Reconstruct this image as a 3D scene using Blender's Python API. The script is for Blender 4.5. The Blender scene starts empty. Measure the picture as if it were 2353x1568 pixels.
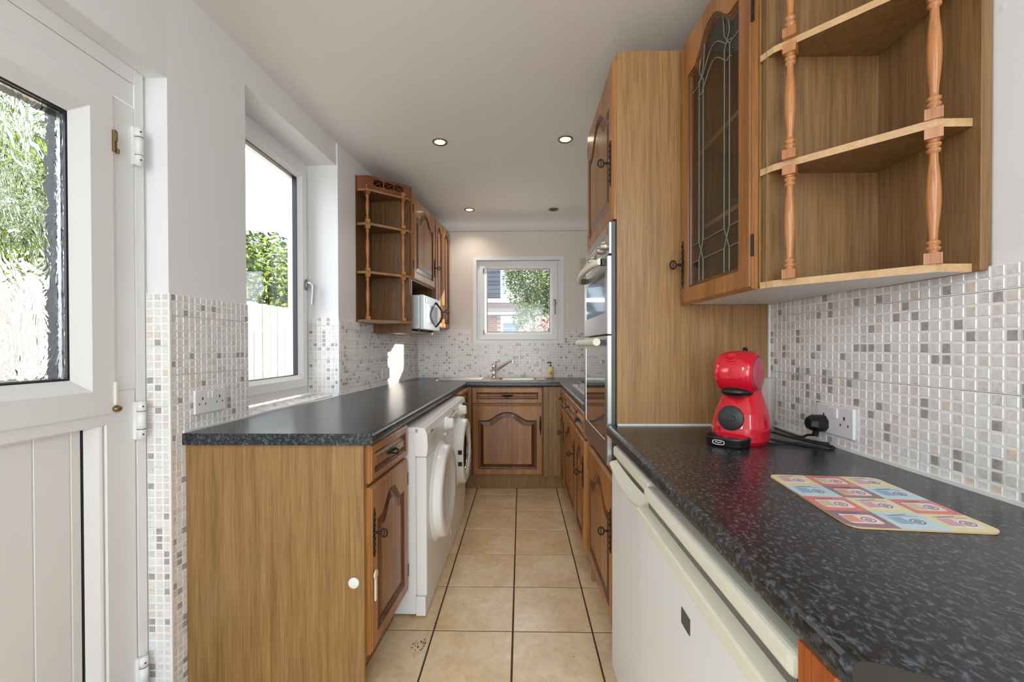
import bpy, math, random
from mathutils import Vector, Matrix
random.seed(7)
PI = math.pi
S = bpy.context.scene
COL = S.collection

# ------------------------------------------------------------------ camera
F, EYE = 988.0, 1.205
psi, pit, rol = math.atan(20.5 / F), math.radians(.45), math.radians(-.12)
CX, CY = 1176.5, 797 + F * math.tan(pit)
fw = Vector((-math.sin(psi) * math.cos(pit), math.cos(psi) * math.cos(pit), -math.sin(pit)))
rt = Vector((math.cos(psi), math.sin(psi), 0)); up = rt.cross(fw)
rt, up = rt * math.cos(rol) + up * math.sin(rol), up * math.cos(rol) - rt * math.sin(rol)
cd = bpy.data.cameras.new('camera'); cam = bpy.data.objects.new('camera', cd); COL.objects.link(cam)
cam.matrix_world = Matrix(((rt.x, up.x, -fw.x, 0), (rt.y, up.y, -fw.y, 0), (rt.z, up.z, -fw.z, EYE), (0, 0, 0, 1)))
cd.sensor_width = 36; cd.sensor_fit = 'HORIZONTAL'; cd.lens = F * 36 / 2353
cd.shift_y = (CY - 784) / 2353; cd.clip_start = .02
S.camera = cam

# ------------------------------------------------------------------ world, sun, large lights, exposure
W = bpy.data.worlds.new('world'); S.world = W; W.use_nodes = True
nt = W.node_tree; nt.nodes.clear()
bg = nt.nodes.new('ShaderNodeBackground'); wo = nt.nodes.new('ShaderNodeOutputWorld')
bg.inputs[0].default_value = (.88, .94, 1, 1); bg.inputs[1].default_value = 4.2
nt.links.new(bg.outputs[0], wo.inputs[0])

def lamp(name, kind, loc, direction, energy, color=(1, 1, 1), parent=None, **kw):
    d = bpy.data.lights.new(name, kind); d.energy = energy; d.color = color
    for k, v in kw.items(): setattr(d, k, v)
    o = bpy.data.objects.new(name, d); COL.objects.link(o); o.location = loc
    o.rotation_euler = Vector(direction).to_track_quat('-Z', 'Y').to_euler()
    if parent: o.parent = parent
    return o
lamp('sun', 'SUN', (6, 9, 6), (-1, -.65, -.47), 17, (1, .94, .84), angle=math.radians(1.6))
# added fill light just inside the unseen wall behind the camera
lamp('rear_fill_light', 'AREA', (-.12, -2.5, 1.25), (0, 1, .02), 20, (.76, .88, 1), shape='RECTANGLE', size=1.8, size_y=2.1)
lamp('overhead_fill_light', 'AREA', (-.92, -.75, 2.36), (.35, .55, -.8), 18, (.71, .865, 1), shape='RECTANGLE', size=.3, size_y=1.2)  # pair of unseen fill lights added overhead to brighten the near half
lamp('overhead_fill_light', 'AREA', (.74, -.75, 2.36), (-.25, .55, -.8), 13, (.71, .865, 1), shape='RECTANGLE', size=.25, size_y=1.2)
S.view_settings.view_transform = 'Standard'; S.view_settings.look = 'None'
S.view_settings.exposure = 0.12; S.view_settings.gamma = 1; S.view_settings.use_curve_mapping = False
S.cycles.max_bounces = 14; S.cycles.diffuse_bounces = 7; S.cycles.transparent_max_bounces = 16
S.cycles.sample_clamp_indirect = 8

# ------------------------------------------------------------------ materials
def lin(c):
    if isinstance(c, str):
        c = [int(c[i:i + 2], 16) / 255 for i in (0, 2, 4)]
    return tuple((x / 12.92 if x <= .04045 else ((x + .055) / 1.055) ** 2.4) for x in c) + (1,)
def mat(name, c, rough=.5, metal=0, spec=.5, coat=0, emis=None):
    m = bpy.data.materials.new(name); m.use_nodes = True
    b = m.node_tree.nodes['Principled BSDF']
    b.inputs['Base Color'].default_value = lin(c); b.inputs['Roughness'].default_value = rough
    b.inputs['Metallic'].default_value = metal; b.inputs['Specular IOR Level'].default_value = spec
    b.inputs['Coat Weight'].default_value = coat; b.inputs['Coat Roughness'].default_value = .08
    if emis: b.inputs['Emission Color'].default_value = lin(c); b.inputs['Emission Strength'].default_value = emis
    return m
def N(m, t, **kw):
    n = m.node_tree.nodes.new(t)
    for k, v in kw.items():
        if isinstance(k, str) and hasattr(n, k): setattr(n, k, v)
    return n
def coords(m, scale, rnd=False):
    L = m.node_tree.links
    tc = N(m, 'ShaderNodeTexCoord'); mp = N(m, 'ShaderNodeMapping'); mp.inputs['Scale'].default_value = scale
    L.new(tc.outputs['Object'], mp.inputs['Vector'])
    if rnd:
        oi = N(m, 'ShaderNodeObjectInfo'); vm = N(m, 'ShaderNodeVectorMath'); vm.operation = 'SCALE'; vm.inputs['Scale'].default_value = 40
        cb = N(m, 'ShaderNodeCombineXYZ')
        for i in range(3): L.new(oi.outputs['Random'], cb.inputs[i])
        L.new(cb.outputs[0], vm.inputs[0]); L.new(vm.outputs[0], mp.inputs['Location'])
    return mp.outputs[0]
def noise(m, vec, scale=1, detail=4, rough=.6, dist=0):
    n = N(m, 'ShaderNodeTexNoise'); n.inputs['Scale'].default_value = scale; n.inputs['Detail'].default_value = detail
    n.inputs['Roughness'].default_value = rough; n.inputs['Distortion'].default_value = dist
    m.node_tree.links.new(vec, n.inputs['Vector']); return n.outputs['Fac']
def ramp(m, fac, stops, interp='LINEAR'):
    r = N(m, 'ShaderNodeValToRGB'); e = r.color_ramp.elements; r.color_ramp.interpolation = interp
    e[0].position, e[0].color = stops[0][0], lin(stops[0][1]); e[1].position, e[1].color = stops[-1][0], lin(stops[-1][1])
    for p, c in stops[1:-1]:
        x = e.new(p); x.color = lin(c)
    m.node_tree.links.new(fac, r.inputs[0]); return r.outputs[0]
def mix(m, a, b, fac, mode='MIX'):
    x = N(m, 'ShaderNodeMix'); x.data_type = 'RGBA'; x.blend_type = mode
    L = m.node_tree.links
    if isinstance(fac, (int, float)): x.inputs[0].default_value = fac
    else: L.new(fac, x.inputs[0])
    for s, v in ((6, a), (7, b)):
        if isinstance(v, (tuple, str)): x.inputs[s].default_value = lin(v) if isinstance(v, str) else v
        else: L.new(v, x.inputs[s])
    return x.outputs[2]
def base(m, sock): m.node_tree.links.new(sock, m.node_tree.nodes['Principled BSDF'].inputs['Base Color'])
def bump(m, h, strength=.2, dist=.002):
    b = N(m, 'ShaderNodeBump'); b.inputs['Strength'].default_value = strength; b.inputs['Distance'].default_value = dist
    m.node_tree.links.new(h, b.inputs['Height']); m.node_tree.links.new(b.outputs[0], m.node_tree.nodes['Principled BSDF'].inputs['Normal'])
def wood(name, dark, midc, light, rough=.4, axis='z', coarse=26, coat=.0, contrast=1):
    m = mat(name, midc, rough, coat=coat)
    s1 = {'z': (coarse, coarse, coarse * .035), 'x': (coarse * .035, coarse, coarse)}[axis]
    s2 = {'z': (260, 260, 7), 'x': (7, 260, 260)}[axis]
    n1 = noise(m, coords(m, s1), 1, 3, .5, .8); n2 = noise(m, coords(m, s2), 1, 3, .65)
    c1 = ramp(m, n1, [(.30, dark), (.5, midc), (.70, light)])
    c2 = ramp(m, n2, [(.35, 'a89a8a'), (.6, 'ffffff')])
    base(m, mix(m, c1, c2, .5 * contrast, 'MULTIPLY')); bump(m, n2, .12, .001)
    return m
M = {}
M['panel_oak'] = wood('oak_laminate', '8a6839', '9a7646', 'a68250', .4, coarse=62, contrast=.9)
M['panel_oak2'] = wood('oak_laminate_pale', '9a7246', 'aa8152', 'b48c5c', .42, coarse=62, contrast=.9)
M['door_oak'] = wood('oak_door', '8d5a28', 'a8703a', 'b98048', .36, coarse=16, coat=.12)
M['field_oak'] = wood('oak_door_field', '845328', '9f6a37', 'b37f48', .36, coarse=14, coat=.12)
M['groove'] = wood('oak_glazed_moulding', '4e2c13', '68401f', '7c4d29', .34, coat=.2)
M['inside_oak'] = wood('oak_inside', '7a5630', '8f683c', '9f7748', .5)
M['shelf_panel'] = wood('mid_oak_laminate', '785834', '886640', '94714a', .4, coarse=62, contrast=.9)
M['shaded_panel'] = wood('shaded_oak_laminate', '5f3f20', '73502a', '805b33', .4, coarse=62, contrast=.9)  # oak colour darkened to carry the backlit shade of the left wall units
M['shaded_edge'] = wood('shaded_oak_edge', '94704a', '9d7850', 'a78259', .4, axis='x', contrast=.4)  # shelf edges darkened in colour along with the shaded panels
M['shelf_edge'] = wood('oak_shelf_edge', 'c39b6c', 'c9a274', 'd0aa7d', .4, axis='x', contrast=.4)
M['spindle'] = wood('turned_pine', 'a8683a', 'bf7f49', 'cf955f', .32, coat=.3)
M['cornice'] = wood('red_brown_stained', '6b3a22', '84492c', '955a38', .4)
M['orange_panel'] = wood('orange_cherry', 'a0501c', 'b65e24', 'c46a2c', .35)
M['white'] = mat('white_enamel', 'eeeeea', .25)
M['white_grey'] = mat('white_appliance_side', 'e6e7e6', .35)
M['cream'] = mat('aged_cream_plastic', 'e9e5d2', .35)
M['fridge_white'] = mat('fridge_white', 'ebecec', .3)
M['upvc'] = mat('white_upvc', 'eceded', .28)
M['gasket'] = mat('black_gasket', '23282c', .4)
M['steel'] = mat('brushed_steel', 'c9c6c2', .3, 1)
M['steel_dark'] = mat('grey_steel', '8d8c8a', .33, 1)
M['chrome'] = mat('chrome', 'dcdcdc', .08, 1)
M['bronze'] = mat('antique_bronze', '2e231b', .42, .6)
M['brass'] = mat('tarnished_brass', '8b7550', .35, .9)
M['black'] = mat('black_plastic', '141414', .35)
M['rubber'] = mat('black_rubber', '101010', .45)
M['dark_glass'] = mat('dark_glass', '0b0b0c', .04, 0, .9, coat=1)
M['red'] = mat('gloss_red', 'd4142b', .1, coat=.6)
M['red_dull'] = mat('red_side_disc', 'b8455a', .22)
M['socket'] = mat('white_socket', 'e9e9ea', .3)
M['hole'] = mat('dark_slot', '1a1a1a', .6)
M['blue_grey'] = mat('grey_badge', '5d6064', .35, .6)
M['silver'] = mat('silver_paint', 'c2c4c4', .28, .35)
M['white_int'] = mat('white_melamine', 'dcd9d5', .45)
M['lead'] = mat('lead_came', '86827a', .45, .3)
M['clear_plastic'] = mat('clear_tank', 'd8d2cc', .1)
M['clear_plastic'].node_tree.nodes['Principled BSDF'].inputs['Alpha'].default_value = .35
M['lens'] = mat('lamp_lens', 'fff0d8', .5, emis=9)
M['lens_off'] = mat('dead_lamp', '2b241e', .4)

m = mat('wall_paint', 'e9e7e4', .75); n = noise(m, coords(m, (14, 14, 14)), 1, 5); bump(m, n, .25, .006); M['paint'] = m
m = mat('wall_paint_warm', 'e4dcd2', .75); n = noise(m, coords(m, (14, 14, 14)), 1, 5); bump(m, n, .2, .005); M['paint_back'] = m
m = mat('wallpaper_painted', 'ebebec', .7)
v = N(m, 'ShaderNodeTexVoronoi'); v.inputs['Scale'].default_value = 16; m.node_tree.links.new(coords(m, (1, 1, 1)), v.inputs['Vector'])
rr = ramp(m, v.outputs['Distance'], [(.0, 'ffffff'), (.14, '000000')]); bump(m, rr, .35, .003); M['wallpaper'] = m
m = mat('ceiling_paint', 'e9e6e2', .85); n = noise(m, coords(m, (5, 5, 5)), 1, 4); bump(m, n, .2, .01); M['ceiling'] = m
m = mat('grout', 'f6f4f2', .4); M['grout'] = m
m = mat('floor_grout', '3e3122', .8); M['floor_grout'] = m
CHIPS = []
for i, (a, b, c) in enumerate([('e4e1e0', 'edebea', 'd6d2d0'), ('e9e7e6', 'f0eeed', 'dfdcda'), ('dad6d4', 'e6e2e0', 'cac5c2'), ('e2d5c8', 'eae0d5', 'd7c7b7'),
                                 ('e2d7d2', 'e9e0dc', 'd6c8c2'), ('aaa5a2', 'b8b3b0', '98928f'), ('e6e3df', 'edeae7', 'd6d1cd')]):
    m = mat('mosaic_chip_%d' % i, a, .16, spec=.55)
    n = noise(m, coords(m, (95, 95, 95), True), 1, 3, .7); base(m, ramp(m, n, [(.3, c), (.5, a), (.7, b)])); bump(m, n, .1, .001); CHIPS.append(m)
CHIPW = [30, 24, 14, 8, 6, 11, 12]
m = mat('floor_tile_glaze', 'd8b98a', .28)
n = noise(m, coords(m, (5, 5, 5), True), 1, 6, .6, .4); n2 = noise(m, coords(m, (30, 30, 30), True), 1, 4, .7)
base(m, mix(m, ramp(m, n, [(.3, 'd6ba8e'), (.5, 'e3c9a1'), (.7, 'ecd9ba')]), ramp(m, n2, [(.3, 'd9d0c4'), (.6, 'ffffff')]), .5, 'MULTIPLY')); M['floor_tile'] = m
m = mat('granite_laminate', '1c1c1c', .2, spec=.55)
n1 = noise(m, coords(m, (150, 95, 120)), 1, 3, .6, .4); n2 = noise(m, coords(m, (190, 120, 150)), 1, 3, .6); n3 = noise(m, coords(m, (70, 50, 60)), 1, 3, .7, .3)
c = ramp(m, n1, [(.44, '1e1d1c'), (.54, '33363a'), (.68, '57606b')])
c = mix(m, c, '8a7258', ramp(m, n2, [(.68, '000000'), (.74, 'bbbbbb')]))
c = mix(m, c, '151413', ramp(m, n3, [(.55, '000000'), (.70, 'aaaaaa')]))
base(m, c); m.node_tree.nodes['Principled BSDF'].inputs['Roughness'].default_value = .26; M['granite'] = m
def glass_mat(name, tint=(1, 1, 1, 1), refl=1.0):
    m = bpy.data.materials.new(name); m.use_nodes = True; t = m.node_tree; t.nodes.clear()
    o = t.nodes.new('ShaderNodeOutputMaterial'); mx = t.nodes.new('ShaderNodeMixShader'); tr = t.nodes.new('ShaderNodeBsdfTransparent'); gl = t.nodes.new('ShaderNodeBsdfGlossy')
    fr = t.nodes.new('ShaderNodeFresnel'); ge = t.nodes.new('ShaderNodeNewGeometry'); mr = t.nodes.new('ShaderNodeMapRange')
    mr.inputs['To Min'].default_value = 1.45; mr.inputs['To Max'].default_value = 1 / 1.45      # thin sheet: same reflectance from both faces
    t.links.new(ge.outputs['Backfacing'], mr.inputs['Value']); t.links.new(mr.outputs[0], fr.inputs[0])
    tr.inputs[0].default_value = tint; gl.inputs['Roughness'].default_value = .01
    t.links.new(fr.outputs[0], mx.inputs[0]); t.links.new(tr.outputs[0], mx.inputs[1]); t.links.new(gl.outputs[0], mx.inputs[2]); t.links.new(mx.outputs[0], o.inputs[0]); return m
M['glass'] = glass_mat('clear_glass')
M['smoke_glass'] = glass_mat('cabinet_glass', (.72, .72, .7, 1))
m = bpy.data.materials.new('patterned_glass'); m.use_nodes = True; t = m.node_tree; t.nodes.clear()
o = t.nodes.new('ShaderNodeOutputMaterial'); g = t.nodes.new('ShaderNodeBsdfGlass'); g.inputs['IOR'].default_value = 1.42; g.inputs['Roughness'].default_value = .0
n = noise(m, coords(m, (22, 22, 11)), 1, 2, .5, 1.6); b = t.nodes.new('ShaderNodeBump'); b.inputs['Strength'].default_value = .55; b.inputs['Distance'].default_value = .012
t.links.new(n, b.inputs['Height']); t.links.new(b.outputs[0], g.inputs['Normal']); t.links.new(g.outputs[0], o.inputs[0]); M['pattern_glass'] = m
# outdoors
M['fence_white'] = mat('pale_fence_board', 'b6b0a8', .8)
M['soil'] = mat('patio', 'b9b3a8', .9)
M['leaf_a'] = mat('leaf_light', '8a9c4c', .6); M['leaf_b'] = mat('leaf_mid', '586e3a', .6); M['leaf_c'] = mat('leaf_grey', '73826c', .6)
M['leaf_d'] = mat('leaf_dark', '35432c', .6); M['pink'] = mat('pink_blossom', 'b48f8e', .7); M['pink2'] = mat('white_blossom', 'd2c2be', .7); M['twig'] = mat('bark', '6a5a48', .9)
M['slate'] = mat('slate', '4a5059', .8); M['slate2'] = mat('slate_pale', '545a62', .8); M['fascia'] = mat('white_fascia', 'e8eef4', .6); M['roof_brown'] = mat('roof_tile', '484140', .85)
M['render'] = mat('white_render', 'f2f2f0', .8); M['brick'] = mat('red_brick', '80544a', .85); M['brick2'] = mat('red_brick_pale', '8c6456', .85); M['mortar'] = mat('mortar', 'b0a298', .9)
M['garage'] = mat('blue_grey_door', '708296', .5)
m_col = {'y': 'e6dca6', 'r': 'de7d74', 'b': 'c4dae3', 'p': '94707a'}
for k, v_ in m_col.items(): M['mat_' + k] = mat('mat_colour_' + k, v_, .25)
M['mat_core'] = mat('mat_core', 'c9ab84', .6); M['ink'] = mat('print_dark', '5c4a5e', .3); M['print_pale'] = mat('print_pale', 'f0dcd8', .25)
M['print_pink'] = mat('print_pink', 'd9a3b0', .25); M['print_blue'] = mat('print_blue', '8fb0cc', .25); M['print_tan'] = mat('print_tan', 'cfc29c', .25); M['print_orange'] = mat('print_orange', 'e39b82', .25)

for k in ('fence_white', 'soil', 'leaf_a', 'leaf_b', 'leaf_c', 'leaf_d', 'pink', 'pink2', 'twig', 'slate', 'slate2', 'fascia', 'roof_brown', 'render', 'brick', 'brick2', 'mortar'):
    M[k].node_tree.nodes['Principled BSDF'].inputs['Specular IOR Level'].default_value = .08

# ------------------------------------------------------------------ mesh helpers
class MB:
    def __init__(s): s.v = []; s.f = []; s.m = []; s.s = []
    def add(s, vs, fs, mi=0, smooth=False, T=None):
        k = len(s.v)
        s.v += [tuple(T @ Vector(p)) if T else tuple(p) for p in vs]
        for f in fs: s.f.append(tuple(i + k for i in f)); s.m.append(mi); s.s.append(smooth)
        return s
    def box(s, x0, x1, y0, y1, z0, z1, mi=0, T=None):
        vs = [(x, y, z) for z in (z0, z1) for y in (y0, y1) for x in (x0, x1)]
        return s.add(vs, [(0, 2, 3, 1), (4, 5, 7, 6), (0, 1, 5, 4), (2, 6, 7, 3), (0, 4, 6, 2), (1, 3, 7, 5)], mi, False, T)
    def prism(s, poly, z0, z1, mi=0, T=None):
        n = len(poly); a = sum(poly[i][0] * poly[(i + 1) % n][1] - poly[(i + 1) % n][0] * poly[i][1] for i in range(n))
        if a < 0: poly = poly[::-1]
        vs = [(x, y, z0) for x, y in poly] + [(x, y, z1) for x, y in poly]
        fs = [tuple(range(n))[::-1], tuple(range(n, 2 * n))] + [(i, (i + 1) % n, (i + 1) % n + n, i + n) for i in range(n)]
        return s.add(vs, fs, mi, False, T)
    def lathe(s, prof, n=20, mi=0, T=None, smooth=True, cap=True):       # prof: (r, z) about Z
        vs = [(r * math.cos(2 * PI * i / n), r * math.sin(2 * PI * i / n), z) for r, z in prof for i in range(n)]
        fs = [(j * n + i, j * n + (i + 1) % n, (j + 1) * n + (i + 1) % n, (j + 1) * n + i) for j in range(len(prof) - 1) for i in range(n)]
        s.add(vs, fs, mi, smooth, T)
        if cap:
            if prof[0][0] > 1e-5: s.add([(prof[0][0] * math.cos(2 * PI * i / n), prof[0][0] * math.sin(2 * PI * i / n), prof[0][1]) for i in range(n)], [tuple(range(n))[::-1]], mi, False, T)
            if prof[-1][0] > 1e-5: s.add([(prof[-1][0] * math.cos(2 * PI * i / n), prof[-1][0] * math.sin(2 * PI * i / n), prof[-1][1]) for i in range(n)], [tuple(range(n))], mi, False, T)
        return s
    def rings(s, loops, mi=0, smooth=False, closed=True, T=None, cap=None):
        n = len(loops[0]); vs = [p for l in loops for p in l]
        rng = range(n) if closed else range(n - 1)
        mis = mi if isinstance(mi, (list, tuple)) else [mi] * (len(loops) - 1)
        for j in range(len(loops) - 1):
            s.add(loops[j] + loops[j + 1], [(i, (i + 1) % n, (i + 1) % n + n, i + n) for i in rng], mis[j], smooth, T)
        if cap: s.add(loops[-1], [tuple(range(n))], mis[-1] if cap is True else cap - 1, False, T)
        return s
    def tube(s, pts, r, n=10, mi=0, T=None, capend=True):
        pts = [Vector(p) for p in pts]; loops = []; prev = None
        rs = r if isinstance(r, (list, tuple)) else [r] * len(pts)
        for i, p in enumerate(pts):
            d = (pts[min(i + 1, len(pts) - 1)] - pts[max(i - 1, 0)]).normalized()
            a = (prev - d * prev.dot(d)) if prev else d.orthogonal()
            a.normalize(); prev = a; b = d.cross(a)
            loops.append([tuple(p + (a * math.cos(2 * PI * k / n) + b * math.sin(2 * PI * k / n)) * rs[i]) for k in range(n)])
        s.rings(loops, mi, True, T=T)
        if capend: s.add(loops[0], [tuple(range(n))[::-1]], mi, False, T); s.add(loops[-1], [tuple(range(n))], mi, False, T)
        return s
    def ellipsoid(s, c, r, mi=0, nu=24, nv=14, T=None, p=1.0, p2=1.0):
        def sg(x, q): return math.copysign(abs(x) ** q, x)
        prof = []
        vs = []
        for j in range(nv + 1):
            a = -PI / 2 + PI * j / nv
            for i in range(nu):
                b_ = 2 * PI * i / nu
                vs.append((c[0] + r[0] * sg(math.cos(a), p2) * sg(math.cos(b_), p), c[1] + r[1] * sg(math.cos(a), p2) * sg(math.sin(b_), p), c[2] + r[2] * sg(math.sin(a), p2)))
        fs = [(j * nu + i, j * nu + (i + 1) % nu, (j + 1) * nu + (i + 1) % nu, (j + 1) * nu + i) for j in range(nv) for i in range(nu)]
        return s.add(vs, fs, mi, True, T)
    def mesh(s, name, mats):
        me = bpy.data.meshes.new(name); me.from_pydata(s.v, [], s.f)
        for m_ in (mats if isinstance(mats, (list, tuple)) else [mats]): me.materials.append(m_)
        me.polygons.foreach_set('material_index', s.m); me.polygons.foreach_set('use_smooth', s.s); me.update(); return me
    def build(s, name, mats, parent=None, bevel=0, seg=2, loc=None, rot=None):
        o = bpy.data.objects.new(name, s.mesh(name, mats)); COL.objects.link(o)
        if parent: o.parent = parent
        if loc: o.location = loc
        if rot: o.rotation_euler = rot
        if bevel:
            md = o.modifiers.new('bevel', 'BEVEL'); md.width = bevel; md.segments = seg; md.limit_method = 'ANGLE'; md.angle_limit = math.radians(50); md.harden_normals = False
        return o
def tag(o, label=None, cat=None, group=None, kind=None):
    if label: o['label'] = label
    if cat: o['category'] = cat
    if group: o['group'] = group
    if kind: o['kind'] = kind
    return o
def thing(name, label, cat, loc=(0, 0, 0), rz=0, group=None):
    o = bpy.data.objects.new(name, None); COL.objects.link(o); o.location = loc; o.rotation_euler = (0, 0, rz)
    return tag(o, label, cat, group)
def copy_tree(o, parent=None):
    c = o.copy(); COL.objects.link(c)
    if parent: c.parent = parent
    for ch in list(o.children): copy_tree(ch, c)
    return c
def R(a): return math.radians(a)
def TR(loc=(0, 0, 0), rx=0, ry=0, rz=0):
    return Matrix.Translation(loc) @ Matrix.Rotation(rz, 4, 'Z') @ Matrix.Rotation(ry, 4, 'Y') @ Matrix.Rotation(rx, 4, 'X')

# ------------------------------------------------------------------ room shell
CEIL = 2.445
WA, WB, WC = (-1.173, 1.41), (-1.12, 2.60), (-1.0, 4.13)          # inner line of the left wall
def wl(y):                                                      # x of the left wall at y
    if y < WA[1]: return WA[0]
    if y < WB[1]: return WA[0] + (WB[0] - WA[0]) * (y - WA[1]) / (WB[1] - WA[1])
    return WB[0] + .008 + (WC[0] - WB[0] - .008) * (y - WB[1]) / (WC[1] - WB[1])
OUT = -1.37
b = MB()
def seg(y0, y1, z0, z1, out=OUT, x0=None, x1=None):
    b.prism([(x0 if x0 is not None else wl(y0 + 1e-5), y0), (x1 if x1 is not None else wl(y1 - 1e-5), y1), (out, y1), (out, y0)], z0, z1)
seg(2.60, 4.225, 0, CEIL + .1); seg(1.79, 2.60, 0, .905); seg(1.79, 2.60, 2.31, CEIL + .1); seg(1.41, 1.79, 0, CEIL + .1)
seg(.50, 1.41, 2.10, CEIL + .1); seg(-2.7, .50, 0, CEIL + .1)
wall_left = tag(b.build('wall_left', M['wallpaper']), 'white painted left wall with the window recess and door opening', kind='structure')
b = MB()
b.box(-1.47, -.46, 4.13, 4.225, 0, CEIL + .1).box(.413, 1.2, 4.13, 4.225, 0, CEIL + .1).box(-.46, .413, 4.13, 4.225, 0, 1.234).box(-.46, .413, 4.13, 4.225, 2.07, CEIL + .1)
wall_back = tag(b.build('wall_back', M['paint_back']), 'far end wall with the small window over the sink', kind='structure')
b = MB(); b.box(.93, 1.2, -2.7, 4.13, 0, CEIL + .1)
wall_right = tag(b.build('wall_right', M['wallpaper']), 'right wall behind the units and coffee machine', kind='structure')
b = MB(); b.box(-1.47, -1.0, -2.8, -2.7, 0, CEIL + .1).box(.8, 1.2, -2.8, -2.7, 0, CEIL + .1).box(-1.0, .8, -2.8, -2.7, 2.2, CEIL + .1)
wall_front = tag(b.build('wall_front', M['paint']), 'unseen wall behind the camera with a wide opening added for daylight', kind='structure')  # opening added out of view to let sky light in
b = MB(); b.box(-1.47, 1.2, -2.8, 4.225, CEIL, CEIL + .1)
ceiling = tag(b.build('ceiling', M['ceiling']), 'plain white ceiling with four downlights', kind='structure')
b = MB()                                                        # coved junction and shallow moulding at the far wall
prof = [(3.93, 2.445)] + [(3.93 + .185 * math.sin(a), 2.375 + .07 * math.cos(a)) for a in [i * PI / 16 for i in range(9)]] + [(4.115, 2.318), (4.13, 2.31), (4.14, 2.445)]
b.rings([[(-1.1, y, z) for y, z in prof], [(.94, y, z) for y, z in prof]][::-1], 0, True)
tag(b.build('trim_1', M['ceiling']), 'white coving between ceiling and far wall', kind='structure')

# floor: slab of grout with each tile a part
b = MB(); b.box(-1.47, 1.2, -2.8, 4.43, -.06, -.004)
floor = tag(b.build('floor', M['floor_grout']), 'beige square tiled floor with dark grout', kind='structure')
P = .3365; e = P / 2 - .0034
b = MB(); b.rings([[(-e, -e, -.008), (e, -e, -.008), (e, e, -.008), (-e, e, -.008)], [(-e, -e, -.0015), (e, -e, -.0015), (e, e, -.0015), (-e, e, -.0015)],
                   [(-e + .002, -e + .002, 0), (e - .002, -e + .002, 0), (e - .002, e - .002, 0), (-e + .002, e - .002, 0)]], 0, cap=True)
tm = b.mesh('floor_tile', M['floor_tile'])
for j in range(-13, 7):
    for i in range(-3, 3):
        o = bpy.data.objects.new('floor_tile', tm); COL.objects.link(o); o.parent = floor
        o.location = (-.0365 + P * (i + .5), 1.811 + P * (j + .5), random.uniform(-.0006, .0004)); o.rotation_euler = (0, 0, random.choice((0, PI / 2, PI)))

# ------------------------------------------------------------------ mosaic wall tiles
PIT = .025
def chip(h=.0100, t=.0018):
    return [[(-h, -h, 0), (h, -h, 0), (h, h, 0), (-h, h, 0)], [(-h + .0012, -h + .0012, t), (h - .0012, -h + .0012, t), (h - .0012, h - .0012, t), (-h + .0012, h - .0012, t)]]
chip_mesh = []
for i in range(len(CHIPS)):
    b = MB(); b.rings(chip(), 0, cap=True); chip_mesh.append(b.mesh('mosaic_tile', CHIPS[i]))
eye = Vector((0, 0, EYE))
def tile_wall(parent, patches, single=300):
    """patches: (origin, u, v, nu, nv, skip) grids of chips; each 8x8 sheet is edged by a grout joint"""
    chips = []; back = MB()
    for og, u, v, wu, wv, skip in patches:
        og, u, v = Vector(og), Vector(u).normalized(), Vector(v).normalized(); n = u.cross(v)
        nu, nv = int(round(wu / PIT)), int(round(wv / PIT))
        pu, pv = wu / nu, wv / nv
        R3 = Matrix((u, v, n)).transposed().to_4x4()
        for i in range(nu):
            for j in range(nv):
                if skip and skip(i * pu + pu / 2, j * pv + pv / 2): continue
                c = og + u * (i + .5) * pu + v * (j + .5) * pv
                p = c - eye
                seen = abs(p.normalized().dot(n)) / p.length_squared if p.y > .1 else 0
                chips.append((seen, c, R3, random.choices(range(len(CHIPS)), CHIPW)[0], random.uniform(-.0004, .0004), n))
        # backing of glazed sheets (200 mm squares) with fine joints
        su = 8 * pu; sv = 8 * pv
        for i in range(int(math.ceil(wu / su - 1e-6))):
            for j in range(int(math.ceil(wv / sv - 1e-6))):
                a0, a1 = i * su + .0006, min((i + 1) * su - .0006, wu); b0, b1 = j * sv + .0006, min((j + 1) * sv - .0006, wv)
                if a1 - a0 < .004 or b1 - b0 < .004: continue
                cells = [(a0, a1, b0, b1)]
                if skip:
                    cells = []
                    st = 8
                    for ii in range(st):
                        for jj in range(st):
                            q0, q1 = a0 + (a1 - a0) * ii / st, a0 + (a1 - a0) * (ii + 1) / st; r0, r1 = b0 + (b1 - b0) * jj / st, b0 + (b1 - b0) * (jj + 1) / st
                            if not skip((q0 + q1) / 2, (r0 + r1) / 2): cells.append((q0, q1, r0, r1))
                for q0, q1, r0, r1 in cells:
                    T = Matrix.Translation(og) @ R3
                    back.box(q0, q1, r0, r1, -.0075, 0, 0, T)
    chips.sort(key=lambda t_: -t_[0])
    for s_, c, R3, k, dz, n in chips[:single]:
        o = bpy.data.objects.new('mosaic_tile', chip_mesh[k]); COL.objects.link(o); o.parent = parent
        o.matrix_world = Matrix.Translation(c + n * dz) @ R3
    rest = MB()
    for s_, c, R3, k, dz, n in chips[single:]:
        T = Matrix.Translation(c + n * dz) @ R3
        l = chip(); rest.rings(l, k, T=T, cap=k + 1)
    if rest.v: tag(rest.build('mosaic_tiles', CHIPS, parent), kind='stuff')
    back.build('tile_grout', M['grout'], parent)
ZT = .912
d2 = Vector((WB[0] - WA[0], WB[1] - WA[1], 0)).normalized()
wlen = (Vector((wl(1.79), 1.79, 0)) - Vector((WA[0], WA[1], 0))).length
d3 = Vector((WC[0] - wl(2.61), WC[1] - 2.6, 0)); l3 = d3.length; d3.normalize()
def off(p, d, k=.008):                                         # push towards the room
    n = Vector(d).cross(Vector((0, 0, 1))); return (p[0] + n.x * k, p[1] + n.y * k, p[2])
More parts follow.
